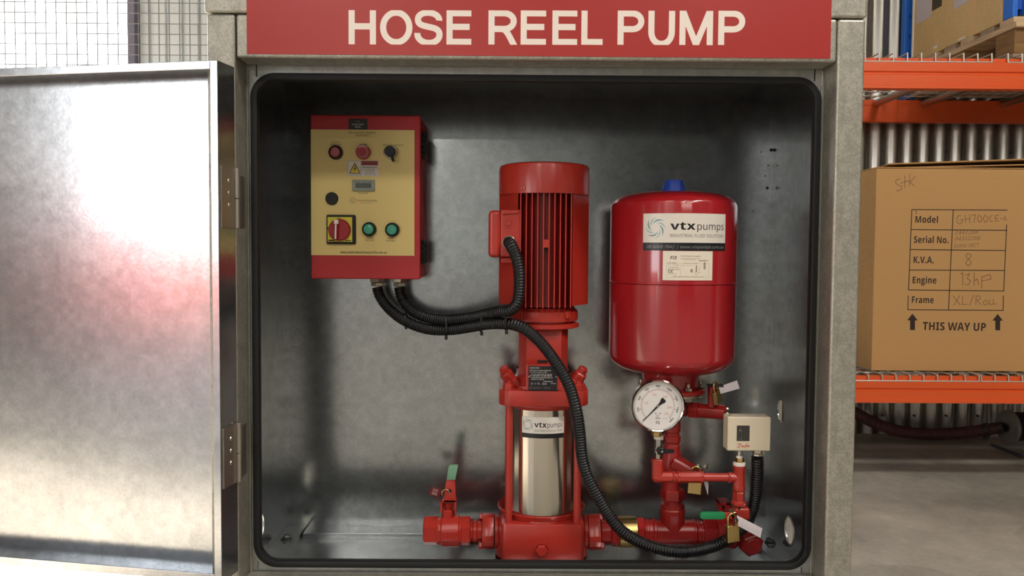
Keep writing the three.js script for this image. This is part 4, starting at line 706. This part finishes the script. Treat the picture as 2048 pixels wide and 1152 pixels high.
// padlocks and their tags
function padlock(name, label, c, rot, sc = 1) {
  const t = thing(name, label, 'padlock', c);
  t.rotation.set(...rot); t.scale.setScalar(sc);
  part('lock_body', [cbox(V(0, -0.0175, 0), 0.0275, 0.035, 0.0125, 0.0022)], M.brass, t, { local: true });
  part('shackle', [sweep([V(-0.0088, -0.001, 0), V(-0.0088, 0.011, 0), V(-0.0062, 0.0185, 0), V(0, 0.0215, 0), V(0.0062, 0.0185, 0), V(0.0088, 0.011, 0), V(0.0088, -0.001, 0)], 0.0024, 40, 12)], M.brass, t, { local: true });
  part('keyhole', cbox(V(0, -0.0351, 0), 0.007, 0.0008, 0.005, 0), M.black, t, { local: true });
  return t;
}
padlock('padlock', 'brass padlock hanging from the green lever in the lower right corner', W(1464, 1049, 1.596), [0, 0.32, 0.05]);
padlock('padlock', 'brass padlock half hidden behind the small red pipe below the riser', W(1391, 954, 1.668), [0, -0.25, -0.06]);
padlock('padlock', 'dim brass padlock on the black lever beside the tank flange', W(1432, 781, 1.693), [0, 0.9, 0.42], 0.85);
function tagPlate(label, pts, Z, hole) {
  const q = pts.map(([x, y]) => W(x, y, Z)), c = q[0].clone().add(q[1]).add(q[2]).add(q[3]).multiplyScalar(0.25);
  const sh = poly(q.map((p) => [p.x - c.x, p.y - c.y])); if (hole) { const p = W(hole[0], hole[1], Z), h = new THREE.Path(); h.absarc(p.x - c.x, p.y - c.y, 0.0017, 0, 7); sh.holes.push(h); }
  const t = thing('lock_tag', label, 'tag', c);
  part('plate', extr(sh, 0.0014, 0.0003), M.whiteTag, t, { local: true });
  return [t, c];
}
{
  const [t] = tagPlate('white plastic tag tied to the padlock in the lower right corner', [[1473, 1030], [1476, 1051.5], [1520.5, 1075.5], [1524.5, 1056.5]], 1.585, [1516.3, 1063]);
  const k = W(1474, 1041, 1.583); part('tie', new THREE.TorusGeometry(0.0042, 0.0011, 8, 24).rotateZ(0.3).translate(k.x - 0.0025, k.y, k.z), M.black, t);
  const [t2] = tagPlate('white plastic tag on the black lever beside the tank flange', [[1437, 773.5], [1441, 787.5], [1479, 777], [1474, 760.5]], 1.69, [1471, 769]);
  const k2 = W(1438, 776, 1.69); part('tie', cbox(k2.clone().add(V(-0.001, 0.004, 0.002)), 0.02, 0.0035, 0.003, 0.001), M.black, t2);
  const [t3] = tagPlate('narrow white tag seen edge on behind the small red pipe', [[1406.5, 950], [1408.5, 968], [1415.5, 990.5], [1417, 967]], 1.672);
  const k3 = W(1404, 943, 1.672); part('tie', new THREE.TorusGeometry(0.0065, 0.0009, 8, 24).rotateY(0.9).translate(k3.x, k3.y, k3.z), M.zinc, t3);
}
// ---------------------------------------------------------------- corrugated conduits, cable ties
const ribbed = (r, pitch = 0.0056) => (s) => r * (1 + 0.065 * Math.max(-1, Math.min(1, 1.6 * Math.sin(s / pitch * 2 * Math.PI))));
function conduit(label, px, r) {
  const pts = px.map(([x, y, z]) => W(x, y, z)), L = new THREE.CatmullRomCurve3(pts, false, 'centripetal').getLength();
  return single('flexible_conduit', label, 'conduit', sweep(pts, ribbed(r), Math.round(L / 0.0056 * 5), 14), M.conduit, pts[0], null);
}
conduit('black ribbed conduit from the control box sweeping along the bottom to the cream switch box', [
  [754.5, 574, 1.825], [757, 585, 1.825], [763, 598, 1.825], [778, 617, 1.82], [804, 638, 1.81], [836, 653, 1.8], [867, 659.5, 1.79], [905, 659, 1.775], [941, 653.5, 1.75], [975, 647.5, 1.71], [1000, 646.5, 1.675], [1025, 648.5, 1.655], [1050, 658, 1.645], [1080, 684, 1.64], [1111, 724, 1.632], [1137, 769, 1.625], [1152, 818, 1.622], [1160, 871, 1.63], [1164, 915, 1.632], [1174, 951, 1.632], [1194, 990, 1.63], [1215, 1039, 1.622].slice(0, 3), [1215.5, 1027, 1.628], [1238, 1056, 1.622], [1264, 1076, 1.618], [1299, 1092, 1.615], [1335, 1101, 1.615], [1370, 1103.5, 1.618], [1407, 1098, 1.62], [1440, 1087, 1.625], [1468, 1070, 1.635], [1490, 1049, 1.65], [1504, 1022, 1.66], [1511.5, 990, 1.662], [1514.5, 955, 1.652], [1515, 928, 1.643], [1514.7, 914, 1.64],
].filter((p) => !(p[0] === 1215 && p[1] === 1039)), 0.0116);
conduit('black ribbed conduit looping from the control box up into the motor terminal box', [
  [799, 574, 1.825], [800.5, 586, 1.825], [806, 600, 1.825], [814, 611, 1.82], [832, 626, 1.81], [860, 636, 1.795], [895, 639, 1.775], [941, 634.5, 1.75], [975, 627, 1.71], [1000, 622.5, 1.665], [1018, 621, 1.645], [1030, 613, 1.638], [1036.5, 597, 1.636], [1039, 570, 1.634], [1038, 540, 1.634], [1032, 512, 1.636], [1024, 494, 1.645], [1018.5, 486, 1.662], [1018, 485, 1.672],
], 0.0116);
{
  const ties = [[814, 648, 628, 812, 1.812, 0.45], [893, 668.5, 632, 893.5, 1.777, 0.03], [963.5, 660, 623, 962, 1.725, -0.15], [1013, 657, 613, 1010.5, 1.66, -0.02]];
  const lab = ['black cable tie round the conduits, nearest the control box', 'black cable tie round the lowest dip of the paired conduits', 'black cable tie round the conduits just left of the pump', 'black cable tie binding the conduits against the pump'];
  ties.forEach(([hx, hy, ty, tx, Z, a], i) => {
    const lo = W(hx, hy, Z), hi = W(tx, ty, Z), h = hi.y - lo.y, c = W((hx + tx) / 2, (hy + ty) / 2, Z), t = thing('cable_tie', lab[i], 'cable tie', c, 'cable ties on the conduits');
    const ring = rrect(-0.0148, 0.0148, -h / 2 - 0.003, h / 2 + 0.003, 0.0135); ring.holes.push(rrect(-0.0138, 0.0138, -h / 2 - 0.002, h / 2 + 0.002, 0.0127, THREE.Path));
    part('strap', extr(ring, 0.0045, 0.0005).translate(0, 0, -0.00225).rotateY(Math.PI / 2).rotateZ(a * 0.6).translate(c.x, c.y, c.z), M.black, t);
    part('lock_head', cbox(lo.clone().add(V(0, -0.0062, 0.008)), 0.0062, 0.009, 0.0065, 0.0012, [0, 0, -a]), M.black, t);
  });
}
// ---------------------------------------------------------------- pallet racking on the right
const RB = 3.86, RF = 3.02;
{
  const t = thing('pallet_rack', 'orange beamed pallet rack with blue uprights on the right', 'rack', V(1.6, 0, -(RB + RF) / 2));
  const xl = 0.55, xr = 3.3, beam = (yT, h, z, dir) => {  // stepped beam section, top step for the deck on the inner side
    const s = poly([[0, 0], [0, h], [0.018, h], [0.018, h - 0.012], [0.026, h - 0.016], [0.026, h * 0.56], [0.022, h * 0.52], [0.022, h * 0.48], [0.026, h * 0.44], [0.026, 0.012], [0.03, 0.009], [0.03, 0]].map(([a, b]) => [a * 1.5, b]));
    const g = extr(s, xr - xl, 0.0012).rotateY(-Math.PI / 2); // depth along -x, section x along +z
    return g.translate(xr, yT - h, z);
  };
  const yA = W(1890, 117.5, RF - 0.02).y, yA0 = W(1890, 177, RF - 0.045).y, yB = W(1890, 752.5, RF - 0.02).y, yB0 = W(1890, 806.5, RF - 0.045).y;
  part('front_beam', beam(yA, yA - yA0, -RF), M.orange, t); part('front_beam', beam(yB, yB - yB0, -RF), M.orange, t);
  const rb = (y) => box(xl, xr, y - (yA - yA0) + 0.012, y + 0.004, -RB, -RB + 0.04, 0.004);
  part('rear_beam', rb(yA), M.orange, t); part('rear_beam', rb(yB), M.orange, t);
  const up = (x, z, h) => {
    const s = rrect(-0.045, 0.045, 0, h, 0.002); for (let y = 0.1; y < h - 0.1; y += 0.076) for (const q of [-0.026, 0.026]) { const o = new THREE.Path(); o.absellipse(q, y, 0.006, 0.011, 0, 7); s.holes.push(o); }
    part('upright', [extr(s, 0.003, 0, 8).translate(x, 0, z - 0.003), box(x - 0.045, x - 0.0425, 0, h, z - 0.06, z), box(x + 0.0425, x + 0.045, 0, h, z - 0.06, z), box(x - 0.06, x + 0.06, 0, 0.006, z - 0.09, z + 0.02)], M.blue, t);
  };
  up(3.35, -RB + 0.06, 3.2); up(3.35, -RF + 0.052, 3.2); up(0.5, -RB + 0.06, 3.2); up(0.5, -RF + 0.052, 3.2);
  for (const x of [0.5]) for (const [a, b] of [[0.3, 1.0], [1.0, 1.7], [1.7, 2.4]]) part('brace', rod(V(x, a, -RF), V(x, b, -RB), 0.014, 0, 12), M.blue, t);
  // wire decks lying on the beams
  const deck = (yT, xs, label) => xs.forEach(([x0, x1, drop], i) => {
    const d = thing('wire_deck', label[i], 'wire deck', V((x0 + x1) / 2, yT, -(RB + RF) / 2)), g = [], r = 0.0027, zf = -RF + 0.034;
    const n = Math.round((x1 - x0) / 0.0505);
    for (let k = 0; k <= n; k++) { const x = x0 + (x1 - x0) * k / n; g.push(rod(V(x, yT + drop + 0.003, -RB - 0.02), V(x, yT + drop + 0.003, zf), r, 0, 8), rod(V(x, yT + drop + 0.005, zf), V(x, yT - 0.016, zf + 0.002), r, 0, 8)); }
    for (let z = -RB - 0.01; z < -RF; z += 0.1) g.push(rod(V(x0, yT + drop - 0.002, z), V(x1, yT + drop - 0.002, z), r, 0, 8));
    g.push(rod(V(x0, yT - 0.0155, zf + 0.004), V(x1, yT - 0.0155, zf + 0.004), r, 0, 8));
    part('wire', g, M.wire, d, { kind: 'stuff' });
    for (const x of i ? [1.896, 2.26, 2.72] : [1.06, 1.4, 1.68]) { part('channel', [rod(V(x, yT - 0.014, -RB + 0.045), V(x, yT - 0.014, -RF - 0.004), 0.0165, 0.006, 16)], M.nickel, d); }
  });
  const X = (px, py) => W(px, py, RF - 0.034).x;
  deck(yA, [[X(1759, 118) - 0.0505 * 15, X(1983.5, 118), 0.012], [X(2016, 118), X(2016, 118) + 1.15, 0.012]], ['wire mesh deck on the upper orange beam under the pallet', 'wire mesh deck at the right end of the upper orange beam']);
  deck(yB, [[X(1737, 752) - 0.0505 * 16, X(1958, 752), 0.004], [X(1962.5, 752), X(1962.5, 752) + 1.15, 0.004]], ['wire mesh deck on the lower orange beam under the carton', 'wire mesh deck at the right end of the lower orange beam']);
  // ---- carton on the lower deck
  const Zc = 3.06, a = W(1749.5, 336.5, Zc), yb = yB + 0.0105, wd = 1.0, dep = 0.72, h = a.y - yb, card = tex(256, (u, v) => { const q = 0.93 + 0.05 * (n64(u, v) - 0.5) + 0.03 * (n8(u, v) - 0.5); return [q, q, q]; }, true, 2);
  const kraft = std({ color: 0xc0935c, map: card, roughness: 0.8 }), x0 = W(1747, 560, Zc).x, x1 = x0 + wd;
  const bx = thing('carton', 'large brown cardboard carton with a handwritten table on the lower shelf', 'carton', V((x0 + x1) / 2, yb, -Zc - dep / 2));
  const pw = 0.62, S = 1640 / pw, c = document.createElement('canvas'); c.width = 1640; c.height = Math.round(h * S); const g = c.getContext('2d');
  g.fillStyle = '#c0935c'; g.fillRect(0, 0, c.width, c.height);
  for (let i = 0; i < 240; i++) { g.fillStyle = 'rgba(' + (rnd() < 0.5 ? '120,84,44' : '220,176,120') + ',0.05)'; g.fillRect(rnd() * 1640, rnd() * c.height, 40 + rnd() * 300, 2 + rnd() * 8); }
  const P = (px, py) => { const p = W(px, py, Zc); return [(p.x - x0) * S, (a.y - p.y) * S]; }, k = S * Zc / F;
  const line = (col, w, ...pts) => { g.strokeStyle = col; g.lineWidth = w * k; g.lineCap = 'round'; g.lineJoin = 'round'; g.beginPath(); pts.forEach((q, i) => i ? g.lineTo(...P(...q)) : g.moveTo(...P(...q))); g.stroke(); };
  const ink = '#33231a', pen = '#76553a';
  line(ink, 1.7, [1823, 418.8], [2014, 420]); line(ink, 1.7, [1823, 418.8], [1816.5, 580]); line(ink, 1.7, [1906, 419], [1896.5, 620.5]); line(ink, 1.7, [2013, 449], [2007, 582]);
  line(ink, 1.7, [1821.5, 459], [2013.5, 460.5]); line(ink, 1.7, [1820, 499], [2011, 501]); line(ink, 1.7, [1818, 540], [2009, 541]); line(ink, 1.7, [1816.5, 580], [2007.5, 582]);
  line(ink, 1.7, [1816, 592], [1815, 619.5], [2006, 621], [2006.5, 592]);
  const txt = (s, px, py, w, size, col = ink, font = 'sans-serif', slope = 0.007) => { const [x, y] = P(px, py); g.fillStyle = col; g.textBaseline = 'alphabetic'; g.save(); g.translate(x, y); g.rotate(slope); fit(g, s, 0, 0, w * k, size * k, font); g.restore(); };
  txt('Model', 1828.5, 445, 48, 18.5, ink, 'bold sans-serif'); txt('Serial No.', 1826.5, 485.5, 71, 18.5, ink, 'bold sans-serif'); txt('K.V.A.', 1825, 526, 43, 18.5, ink, 'bold sans-serif'); txt('Engine', 1823, 566.5, 50, 18.5, ink, 'bold sans-serif'); txt('Frame', 1821.5, 606, 46, 18.5, ink, 'bold sans-serif');
  txt('THIS WAY UP', 1844, 660, 129, 22.5, ink, 'bold sans-serif', 0.01);
  for (const [px, py] of [[1824.3, 627.5], [1995, 628]]) { g.fillStyle = ink; g.beginPath(); [[0, 0], [10.5, 13.5], [5.2, 13.5], [4.8, 33], [-4.8, 32.6], [-4.8, 13.5], [-10.5, 13.2]].forEach(([dx, dy], i) => i ? g.lineTo(...P(px + dx, py + dy)) : g.moveTo(...P(px + dx, py + dy))); g.fill(); }
  // handwriting in pen strokes
  const hw = (w, ...strokes) => strokes.forEach((s) => line(pen, w, ...s));
  hw(1.3, [[1800, 357], [1793, 359], [1790, 364], [1794, 369], [1803, 372], [1803, 377], [1798, 381], [1792, 381]], [[1809, 351], [1809, 375]], [[1801, 366], [1817, 361]], [[1819, 349], [1818, 371]], [[1830, 352], [1819, 364], [1829, 372]]);
  hw(1.2, [[1921, 431], [1916, 431], [1913, 437], [1914, 445], [1919, 448], [1924, 444], [1925, 439], [1919, 439]], [[1929, 430], [1931, 445]], [[1939, 429], [1939, 445]], [[1930, 438], [1939, 437]], [[1943, 430], [1951, 429], [1947, 445]], [[1958, 430], [1954, 436], [1957, 444], [1962, 443], [1963, 435], [1958, 430]], [[1970, 430], [1966, 436], [1969, 444], [1974, 443], [1975, 435], [1970, 430]], [[1984, 430], [1979, 434], [1980, 442], [1986, 443]], [[1997, 430], [1990, 431], [1991, 442], [1998, 442]], [[1991, 437], [1996, 436]], [[2000, 437], [2005, 437]], [[2007, 441], [2010, 433], [2013, 441]]);
  hw(1, [[1829, 422], [1833, 421], [1831, 424], [1834, 426], [1829, 428]]);
  txt('2441208', 1908, 469, 48, 11.5, pen, 'italic serif', -0.03); txt('0435228K', 1908.5, 481, 52, 11, pen, 'italic serif', -0.03); txt('Eaton 5827', 1906.5, 495, 50, 11, pen, 'italic serif', -0.03);
  hw(1.3, [[1941, 509], [1934, 507], [1931, 513], [1938, 519], [1942, 525], [1937, 532], [1931, 527], [1934, 520], [1941, 514], [1941, 509]]);
  hw(1.3, [[1921, 548], [1925, 545], [1925, 570]], [[1931, 550], [1939, 547], [1934, 557], [1941, 562], [1936, 570], [1930, 569]], [[1948, 545], [1948, 571]], [[1948, 562], [1954, 558], [1957, 570]], [[1963, 553], [1963, 576]], [[1963, 554], [1979, 549], [1982, 558], [1964, 562]]);
  hw(1.2, [[1906, 592], [1920, 610]], [[1919, 591], [1907, 611]], [[1925, 592], [1924, 609], [1934, 609]], [[1947, 590], [1938, 612]], [[1951, 610], [1952, 592], [1959, 592], [1960, 598], [1953, 600], [1962, 610]], [[1971, 600], [1966, 604], [1968, 610], [1973, 609], [1975, 603], [1971, 600]], [[1979, 599], [1978, 609], [1985, 609]], [[1987, 598], [1986, 608], [1993, 608]]);
  const pt = new THREE.CanvasTexture(c); pt.colorSpace = THREE.SRGBColorSpace;
  part('carton_body', box(x0, x1, yb, a.y, -Zc - dep, -Zc, 0.004), kraft, bx);
  part('printed_face', box(x0 + 0.001, x0 + pw, yb + 0.001, a.y - 0.001, -Zc - 0.001, -Zc + 0.0008), std({ map: pt, roughness: 0.8 }), bx, { uv: true, label: 'printed and handwritten front face' });
  part('flap', box(x0 + 0.004, x1, a.y + 0.001, a.y + 0.006, -Zc - dep, -Zc - 0.004, 0.002), kraft, bx);
  part('flap', cbox(V(x0 + 0.56, a.y + 0.032, -Zc - 0.16), 1.02, 0.005, 0.31, 0.001, [-0.04, 0, 0.042]), kraft, bx);
  part('flap', cbox(V(x0 + 0.6, a.y + 0.02, -Zc - 0.17), 0.98, 0.005, 0.31, 0.001, [0, 0, 0.03]), kraft, bx);
  // ---- pallet on the upper deck, seen along its left side
  const wood = tex(256, (u, v) => { const q = 0.82 + 0.12 * (n64(u * 0.25, v * 2) - 0.5) + 0.1 * (n16(u * 0.5, v * 3) - 0.5) + 0.08 * (n5(u, v) - 0.5); return [q, q * 0.95, q * 0.88]; }, true, 1.4);
  const pine = std({ color: 0xf0d8b8, map: wood, roughness: 0.8 }), pineGrey = std({ color: 0xcab6a2, map: wood, roughness: 0.85 }), pineDark = std({ color: 0xb08c5e, map: wood, roughness: 0.85 });
  const py0 = yA + 0.0185, nx = W(2034, 80, 3.04).x, pz0 = -3.06, pz1 = -3.86, bx1 = nx + 0.9, dk = W(2024, 41, 3.06).y;   // left side plane, near and far ends
  const pl = thing('pallet', 'timber block pallet under the wrapped carton on the upper shelf', 'pallet', V(nx + 0.45, py0, (pz0 + pz1) / 2));
  const bb = py0 + 0.018, bt = dk - 0.028;
  for (const z of [pz0 - 0.06, (pz0 + pz1) / 2, pz1 + 0.06]) for (const u of [0.02, 0.42, 0.82]) part('block', box(nx + u - 0.016, nx + u + 0.1, bb, bt, z - 0.06, z + 0.06, 0.003), u ? pineDark : pine, pl);
  for (const z of [pz0 - 0.05, (pz0 + pz1) / 2, pz1 + 0.06]) part('bottom_board', box(nx, bx1, py0, py0 + 0.018, z - 0.05, z + 0.05, 0.003), pineGrey, pl);
  for (const u of [0, 0.4, 0.8]) part('stringer_board', box(nx + u - 0.004, nx + u + 0.1, bt, bt + 0.022, pz1, pz0 + 0.02, 0.003), pine, pl);
  for (let i = 0; i < 6; i++) { const z = pz0 - 0.045 - i * 0.135; part('deck_board', box(nx - 0.002 + 0.004 * (i % 2), bx1, bt + 0.022, bt + 0.044, z - 0.045, z + 0.045, 0.003), i % 2 ? pineGrey : pine, pl); }
  part('end_timber', box(nx + 0.045, nx + 0.115, bt + 0.045, bt + 0.105, pz0 - 0.06, pz0 + 0.012, 0.003), pineDark, pl);
  // wrapped carton
  const ct = bt + 0.045, cz0 = -3.145, cz1 = -3.84, cx0 = nx + 0.003, cx1 = nx + 0.8, tan = std({ color: 0xeac588, map: card, roughness: 0.62 });
  const wc = thing('wrapped_carton', 'tan cardboard carton in cling wrap standing on the timber pallet', 'carton', V((cx0 + cx1) / 2, ct, (cz0 + cz1) / 2));
  part('carton_body', box(cx0, cx1, ct, ct + 0.75, cz1, cz0, 0.006), tan, wc);
  const pouch = (a0, a1, b0, b1, m, nm) => part(nm, box(cx0 - 0.002, cx0 + 0.001, ct + b0, ct + b1, cz0 - a1, cz0 - a0, 0.0008), m, wc);
  pouch(0.53, 0.66, 0.17, 0.36, M.whiteTag, 'document_pouch'); pouch(0.24, 0.34, 0.145, 0.19, M.whiteTag, 'label'); pouch(0.44, 0.52, 0.19, 0.3, std({ color: 0x4a4234, roughness: 0.8 }), 'torn_patch');
  part('tape', [box(cx0 - 0.0012, cx0 + 0.001, ct + 0.0, ct + 0.75, cz0 - 0.22, cz0 - 0.17)], std({ color: 0xdcb478, roughness: 0.3 }), wc);
  part('cling_wrap', [box(cx0 - 0.003, cx0 + 0.004, ct - 0.004, ct + 0.75, cz1 - 0.002, cz1 + 0.014, 0.002), box(cx0 - 0.002, cx0 + 0.001, ct + 0.02, ct + 0.03, cz0 - 0.5, cz0 - 0.47, 0.0008), box(cx0 - 0.002, cx0 + 0.001, ct + 0.004, ct + 0.012, cz0 - 0.3, cz0 - 0.25, 0.0008)], phy({ color: 0xf4eee4, roughness: 0.2 }), wc, { kind: 'stuff' });
  // blue steel posts of the stillage frame round the carton
  const fr = thing('stillage_frame', 'bright blue steel post frame round the wrapped carton', 'frame', V(nx + 0.4, ct, -3.5)), rx = W(1806.5, 60, 3.9).x;
  const post = (x, z, yb, w, d, ribs) => { const p = part('post', box(x, x + w, yb, ct + 1.1, z - d, z, 0.004), M.blueCrate, fr); if (ribs) { for (const u of ribs) part('rib', box(x + u, x + u + 0.012, yb + 0.01, ct + 1.1, z - d * 0.5, z + 0.008, 0.002), M.blueCrate, p); part('web', box(x + w, x + 0.3, yb + 0.03, ct + 1.1, z - d * 0.6, z - 0.01), M.blue, p); } return p; };
  post(nx + 0.002, -3.074, bt + 0.046, 0.02, 0.062, [0.04, 0.1, 0.16, 0.22]);
  const rp = post(rx, -3.885, py0, 0.06, 0.04); part('slot', [0.1, 0.19, 0.28, 0.37, 0.46].map((u) => box(rx + 0.018, rx + 0.03, py0 + u, py0 + u + 0.02, -3.886, -3.8845, 0.0005)), M.blue, rp);
  post(nx + 0.82, -3.885, py0, 0.05, 0.04); post(nx + 0.82, -3.075, bt + 0.046, 0.05, 0.05);
  part('rail', [box(rx, nx + 0.87, ct + 1.06, ct + 1.1, -3.92, -3.885, 0.004), box(nx, nx + 0.87, ct + 1.06, ct + 1.1, -3.12, -3.08, 0.004)], M.blueCrate, fr);
}
{ // suction hose and strainer on the floor by the wall
  const Z = 3.78, pts = [[1640, 770, 3.84], [1672, 800, 3.83], [1700, 820, 3.82], [1717, 829, 3.8], [1742.5, 843, 3.79], [1777, 856.5, Z], [1819, 865.5, Z], [1870, 868, Z], [1921, 865.5, 3.76], [1972, 859.5, 3.73], [1992, 856.5, 3.71]].map(([x, y, z]) => W(x, y, z));
  const e = pts[pts.length - 1], t = thing('suction_hose', 'dusty dark red ribbed suction hose lying along the foot of the wall', 'hose', W(1870, 868, Z));
  part('hose_body', sweep(pts, (s) => 0.0262 * (1 + 0.03 * Math.sin(s / 0.0095 * 2 * Math.PI)), 700, 16), M.hose, t);
  const d = e.clone().sub(pts[pts.length - 2]).normalize(), col = std({ color: 0x4b4440, roughness: 0.6, metalness: 0.4 });
  part('hose_clamp', [rod(e.clone().addScaledVector(d, -0.05), e.clone().addScaledVector(d, -0.03), 0.031, 0.003), rod(e.clone().addScaledVector(d, -0.02), e.clone().addScaledVector(d, 0.03), 0.024, 0.003), cbox(e.clone().addScaledVector(d, -0.04).add(V(0, -0.036, 0)), 0.02, 0.014, 0.02, 0.003)], col, t);
  const fd = V(0.98, 0.02, -0.12).normalize(), f = W(2013, 854, 3.69);
  const ring = part('flange', lathe([[0.02, 0], [0.073, 0], [0.075, 0.003], [0.075, 0.015], [0.073, 0.018], [0, 0.018]], f, fd, 48), std({ color: 0x8e8a82, roughness: 0.5, metalness: 0.5 }), t, { label: 'grey steel coupling flange' });
  const s = single('strainer', 'dark perforated strainer cage joined to the end of the red hose', 'strainer', [lathe([[0, 0.02], [0.062, 0.02], [0.064, 0.024], [0.064, 0.155], [0.06, 0.16], [0, 0.16]], f, fd, 40)], std({ color: 0x1d1a19, roughness: 0.6, metalness: 0.4 }), f);
  const holes = []; for (let j = 0; j < 6; j++) for (let i = 0; i < 16; i++) { const a = (i + (j % 2) / 2) / 16 * 2 * Math.PI, u = V(-fd.z, 0, fd.x).normalize(), v = fd.clone().cross(u), o = u.clone().multiplyScalar(Math.cos(a)).addScaledVector(v, Math.sin(a)); holes.push(lathe([[0, 0], [0.0055, 0], [0.0045, 0.0015], [0.003, 0]], f.clone().addScaledVector(fd, 0.04 + j * 0.019).addScaledVector(o, 0.0636), o, 8)); }
  part('perforation', holes, std({ color: 0x4a4542, roughness: 0.5, metalness: 0.6 }), s, { kind: 'stuff' });
  const r0 = W(1983, 883, 3.7), r1 = W(2046, 910, 3.48); r0.y = r1.y = 0.007;
  single('steel_rod', 'thin dark rod lying on the floor below the strainer', 'rod', rod(r0, r1, 0.006, 0.001, 12), M.darkSteel, r0);
}
// ---------------------------------------------------------------- the part of the shed behind the camera, seen only in reflections
{
  const glow = std({ color: 0xfff4e0, emissive: 0xfff0d8, emissiveIntensity: 3, roughness: 0.5 }), tray = std({ color: 0xd8d6d0, roughness: 0.5 });
  const spots = [[-1.2, 2.6], [1.8, 2.6], [-2.2, 6.5], [2.2, 6.5], [-2.6, 15], [-0.5, 11], [2.3, 0.3]], lab = ['nearest left', 'nearest right', 'middle left', 'middle right', 'added farthest left', 'farthest right', 'added before the rack'];
  spots.forEach(([x, z], i) => {
    const t = thing('panel_light', 'white panel light under the shed roof behind the camera, ' + lab[i] + ' of the seven', 'lamp', V(x, 4.2, z), 'panel lights under the roof');
    part('tray', [box(x - 0.62, x + 0.62, 4.2, 4.24, z - 0.3, z + 0.3, 0.004)], tray, t);
    part('hanger', [rod(V(x - 0.5, 4.24, z), V(x - 0.5, ROOF, z), 0.004, 0, 8), rod(V(x + 0.5, 4.24, z), V(x + 0.5, ROOF, z), 0.004, 0, 8)], tray, t, { kind: 'stuff' });
    part('diffuser', box(x - 0.6, x + 0.6, 4.186, 4.2, z - 0.28, z + 0.28, 0.003), glow, t);
    const l = new THREE.RectAreaLight(0xfffbf4, LAMP * [1.5, 1.6, 1.0, 0.3, 4.8, 0.4, 3.2][i], 1.2, 0.56); l.position.set(x, 4.18, z); l.lookAt(x, 0, z); scene.add(l);  // farthest left and rack lamps are added to brighten far wall and rack
  });
  // a red painted pump skid and a blue bollard near the side door, which the open cabinet door mirrors
  const k = thing('pump_skid', 'red painted steel pump enclosure standing in the sun of the side door behind the camera', 'enclosure', V(-7.9, 0, 6.8)), rot = (g) => g.rotateY(-0.3).translate(-7.9, 0, 6.8);
  part('housing', rot(box(-1.2, 1.2, 0.1, 1.25, -0.4, 0.4, 0.02)), M.orange, k);
  part('runner', [-0.6, 0.6].map((x) => rot(box(x - 0.05, x + 0.05, 0, 0.1, -0.4, 0.4, 0.005))), M.darkSteel, k);
  part('panel', rot(box(-1.0, 0.3, 0.25, 1.1, -0.415, -0.395, 0.008)), M.red, k);
  const bp = V(-7.8, 0, 5.5); single('bollard', 'blue painted steel bollard beside the red enclosure behind the camera', 'bollard', lathe([[0, 0], [0.14, 0], [0.14, 1.05], [0.12, 1.1], [0, 1.11]], bp), M.blueCrate, bp);
  // unseen dark container added at the far right to darken the cabinet's reflections
  const cc = std({ color: 0x2c3032, roughness: 0.6 }), ct = thing('added_container', 'dark grey ribbed container added behind the camera on the right to darken the cabinet reflections', 'container', V(3.9, 0, 10.2)), ribs = [];
  part('body', box(1.5, 6.3, 0.1, 2.55, 9.04, 11.4, 0.01), cc, ct);
  for (let x = 1.62; x < 6.2; x += 0.28) part('rib', box(x, x + 0.13, 0.28, 2.4, 9.0, 9.06, 0.006), cc, ct);
  part('base_rail', box(1.46, 6.34, 0, 0.24, 8.99, 11.42, 0.01), cc, ct); part('top_rail', box(1.46, 6.34, 2.42, 2.6, 8.99, 11.42, 0.01), cc, ct);
  const sc = std({ color: 0x1d1f22, roughness: 0.6 }), sg = thing('added_cabinet', 'tall charcoal cabinet added unseen at the right end of the orange rack to darken the wall ribs', 'cabinet', V(4.2, 0, -2.45));  // unseen dark block added to darken the ribbed wall beside it
  part('carcass', box(3.6, 4.8, 0.06, 3.0, -3.85, -1.05, 0.01), sc, sg); part('plinth', box(3.64, 4.76, 0, 0.06, -3.8, -1.1), M.darkSteel, sg);
  for (const z of [-3.82, -2.43]) { const d = part('door', box(3.58, 3.605, 0.1, 2.95, z, z + 1.36, 0.004), sc, sg); part('handle', box(3.55, 3.58, 1.1, 1.3, z + 1.2, z + 1.22, 0.004), M.zinc, d); }
}
renderer.render(scene, camera);
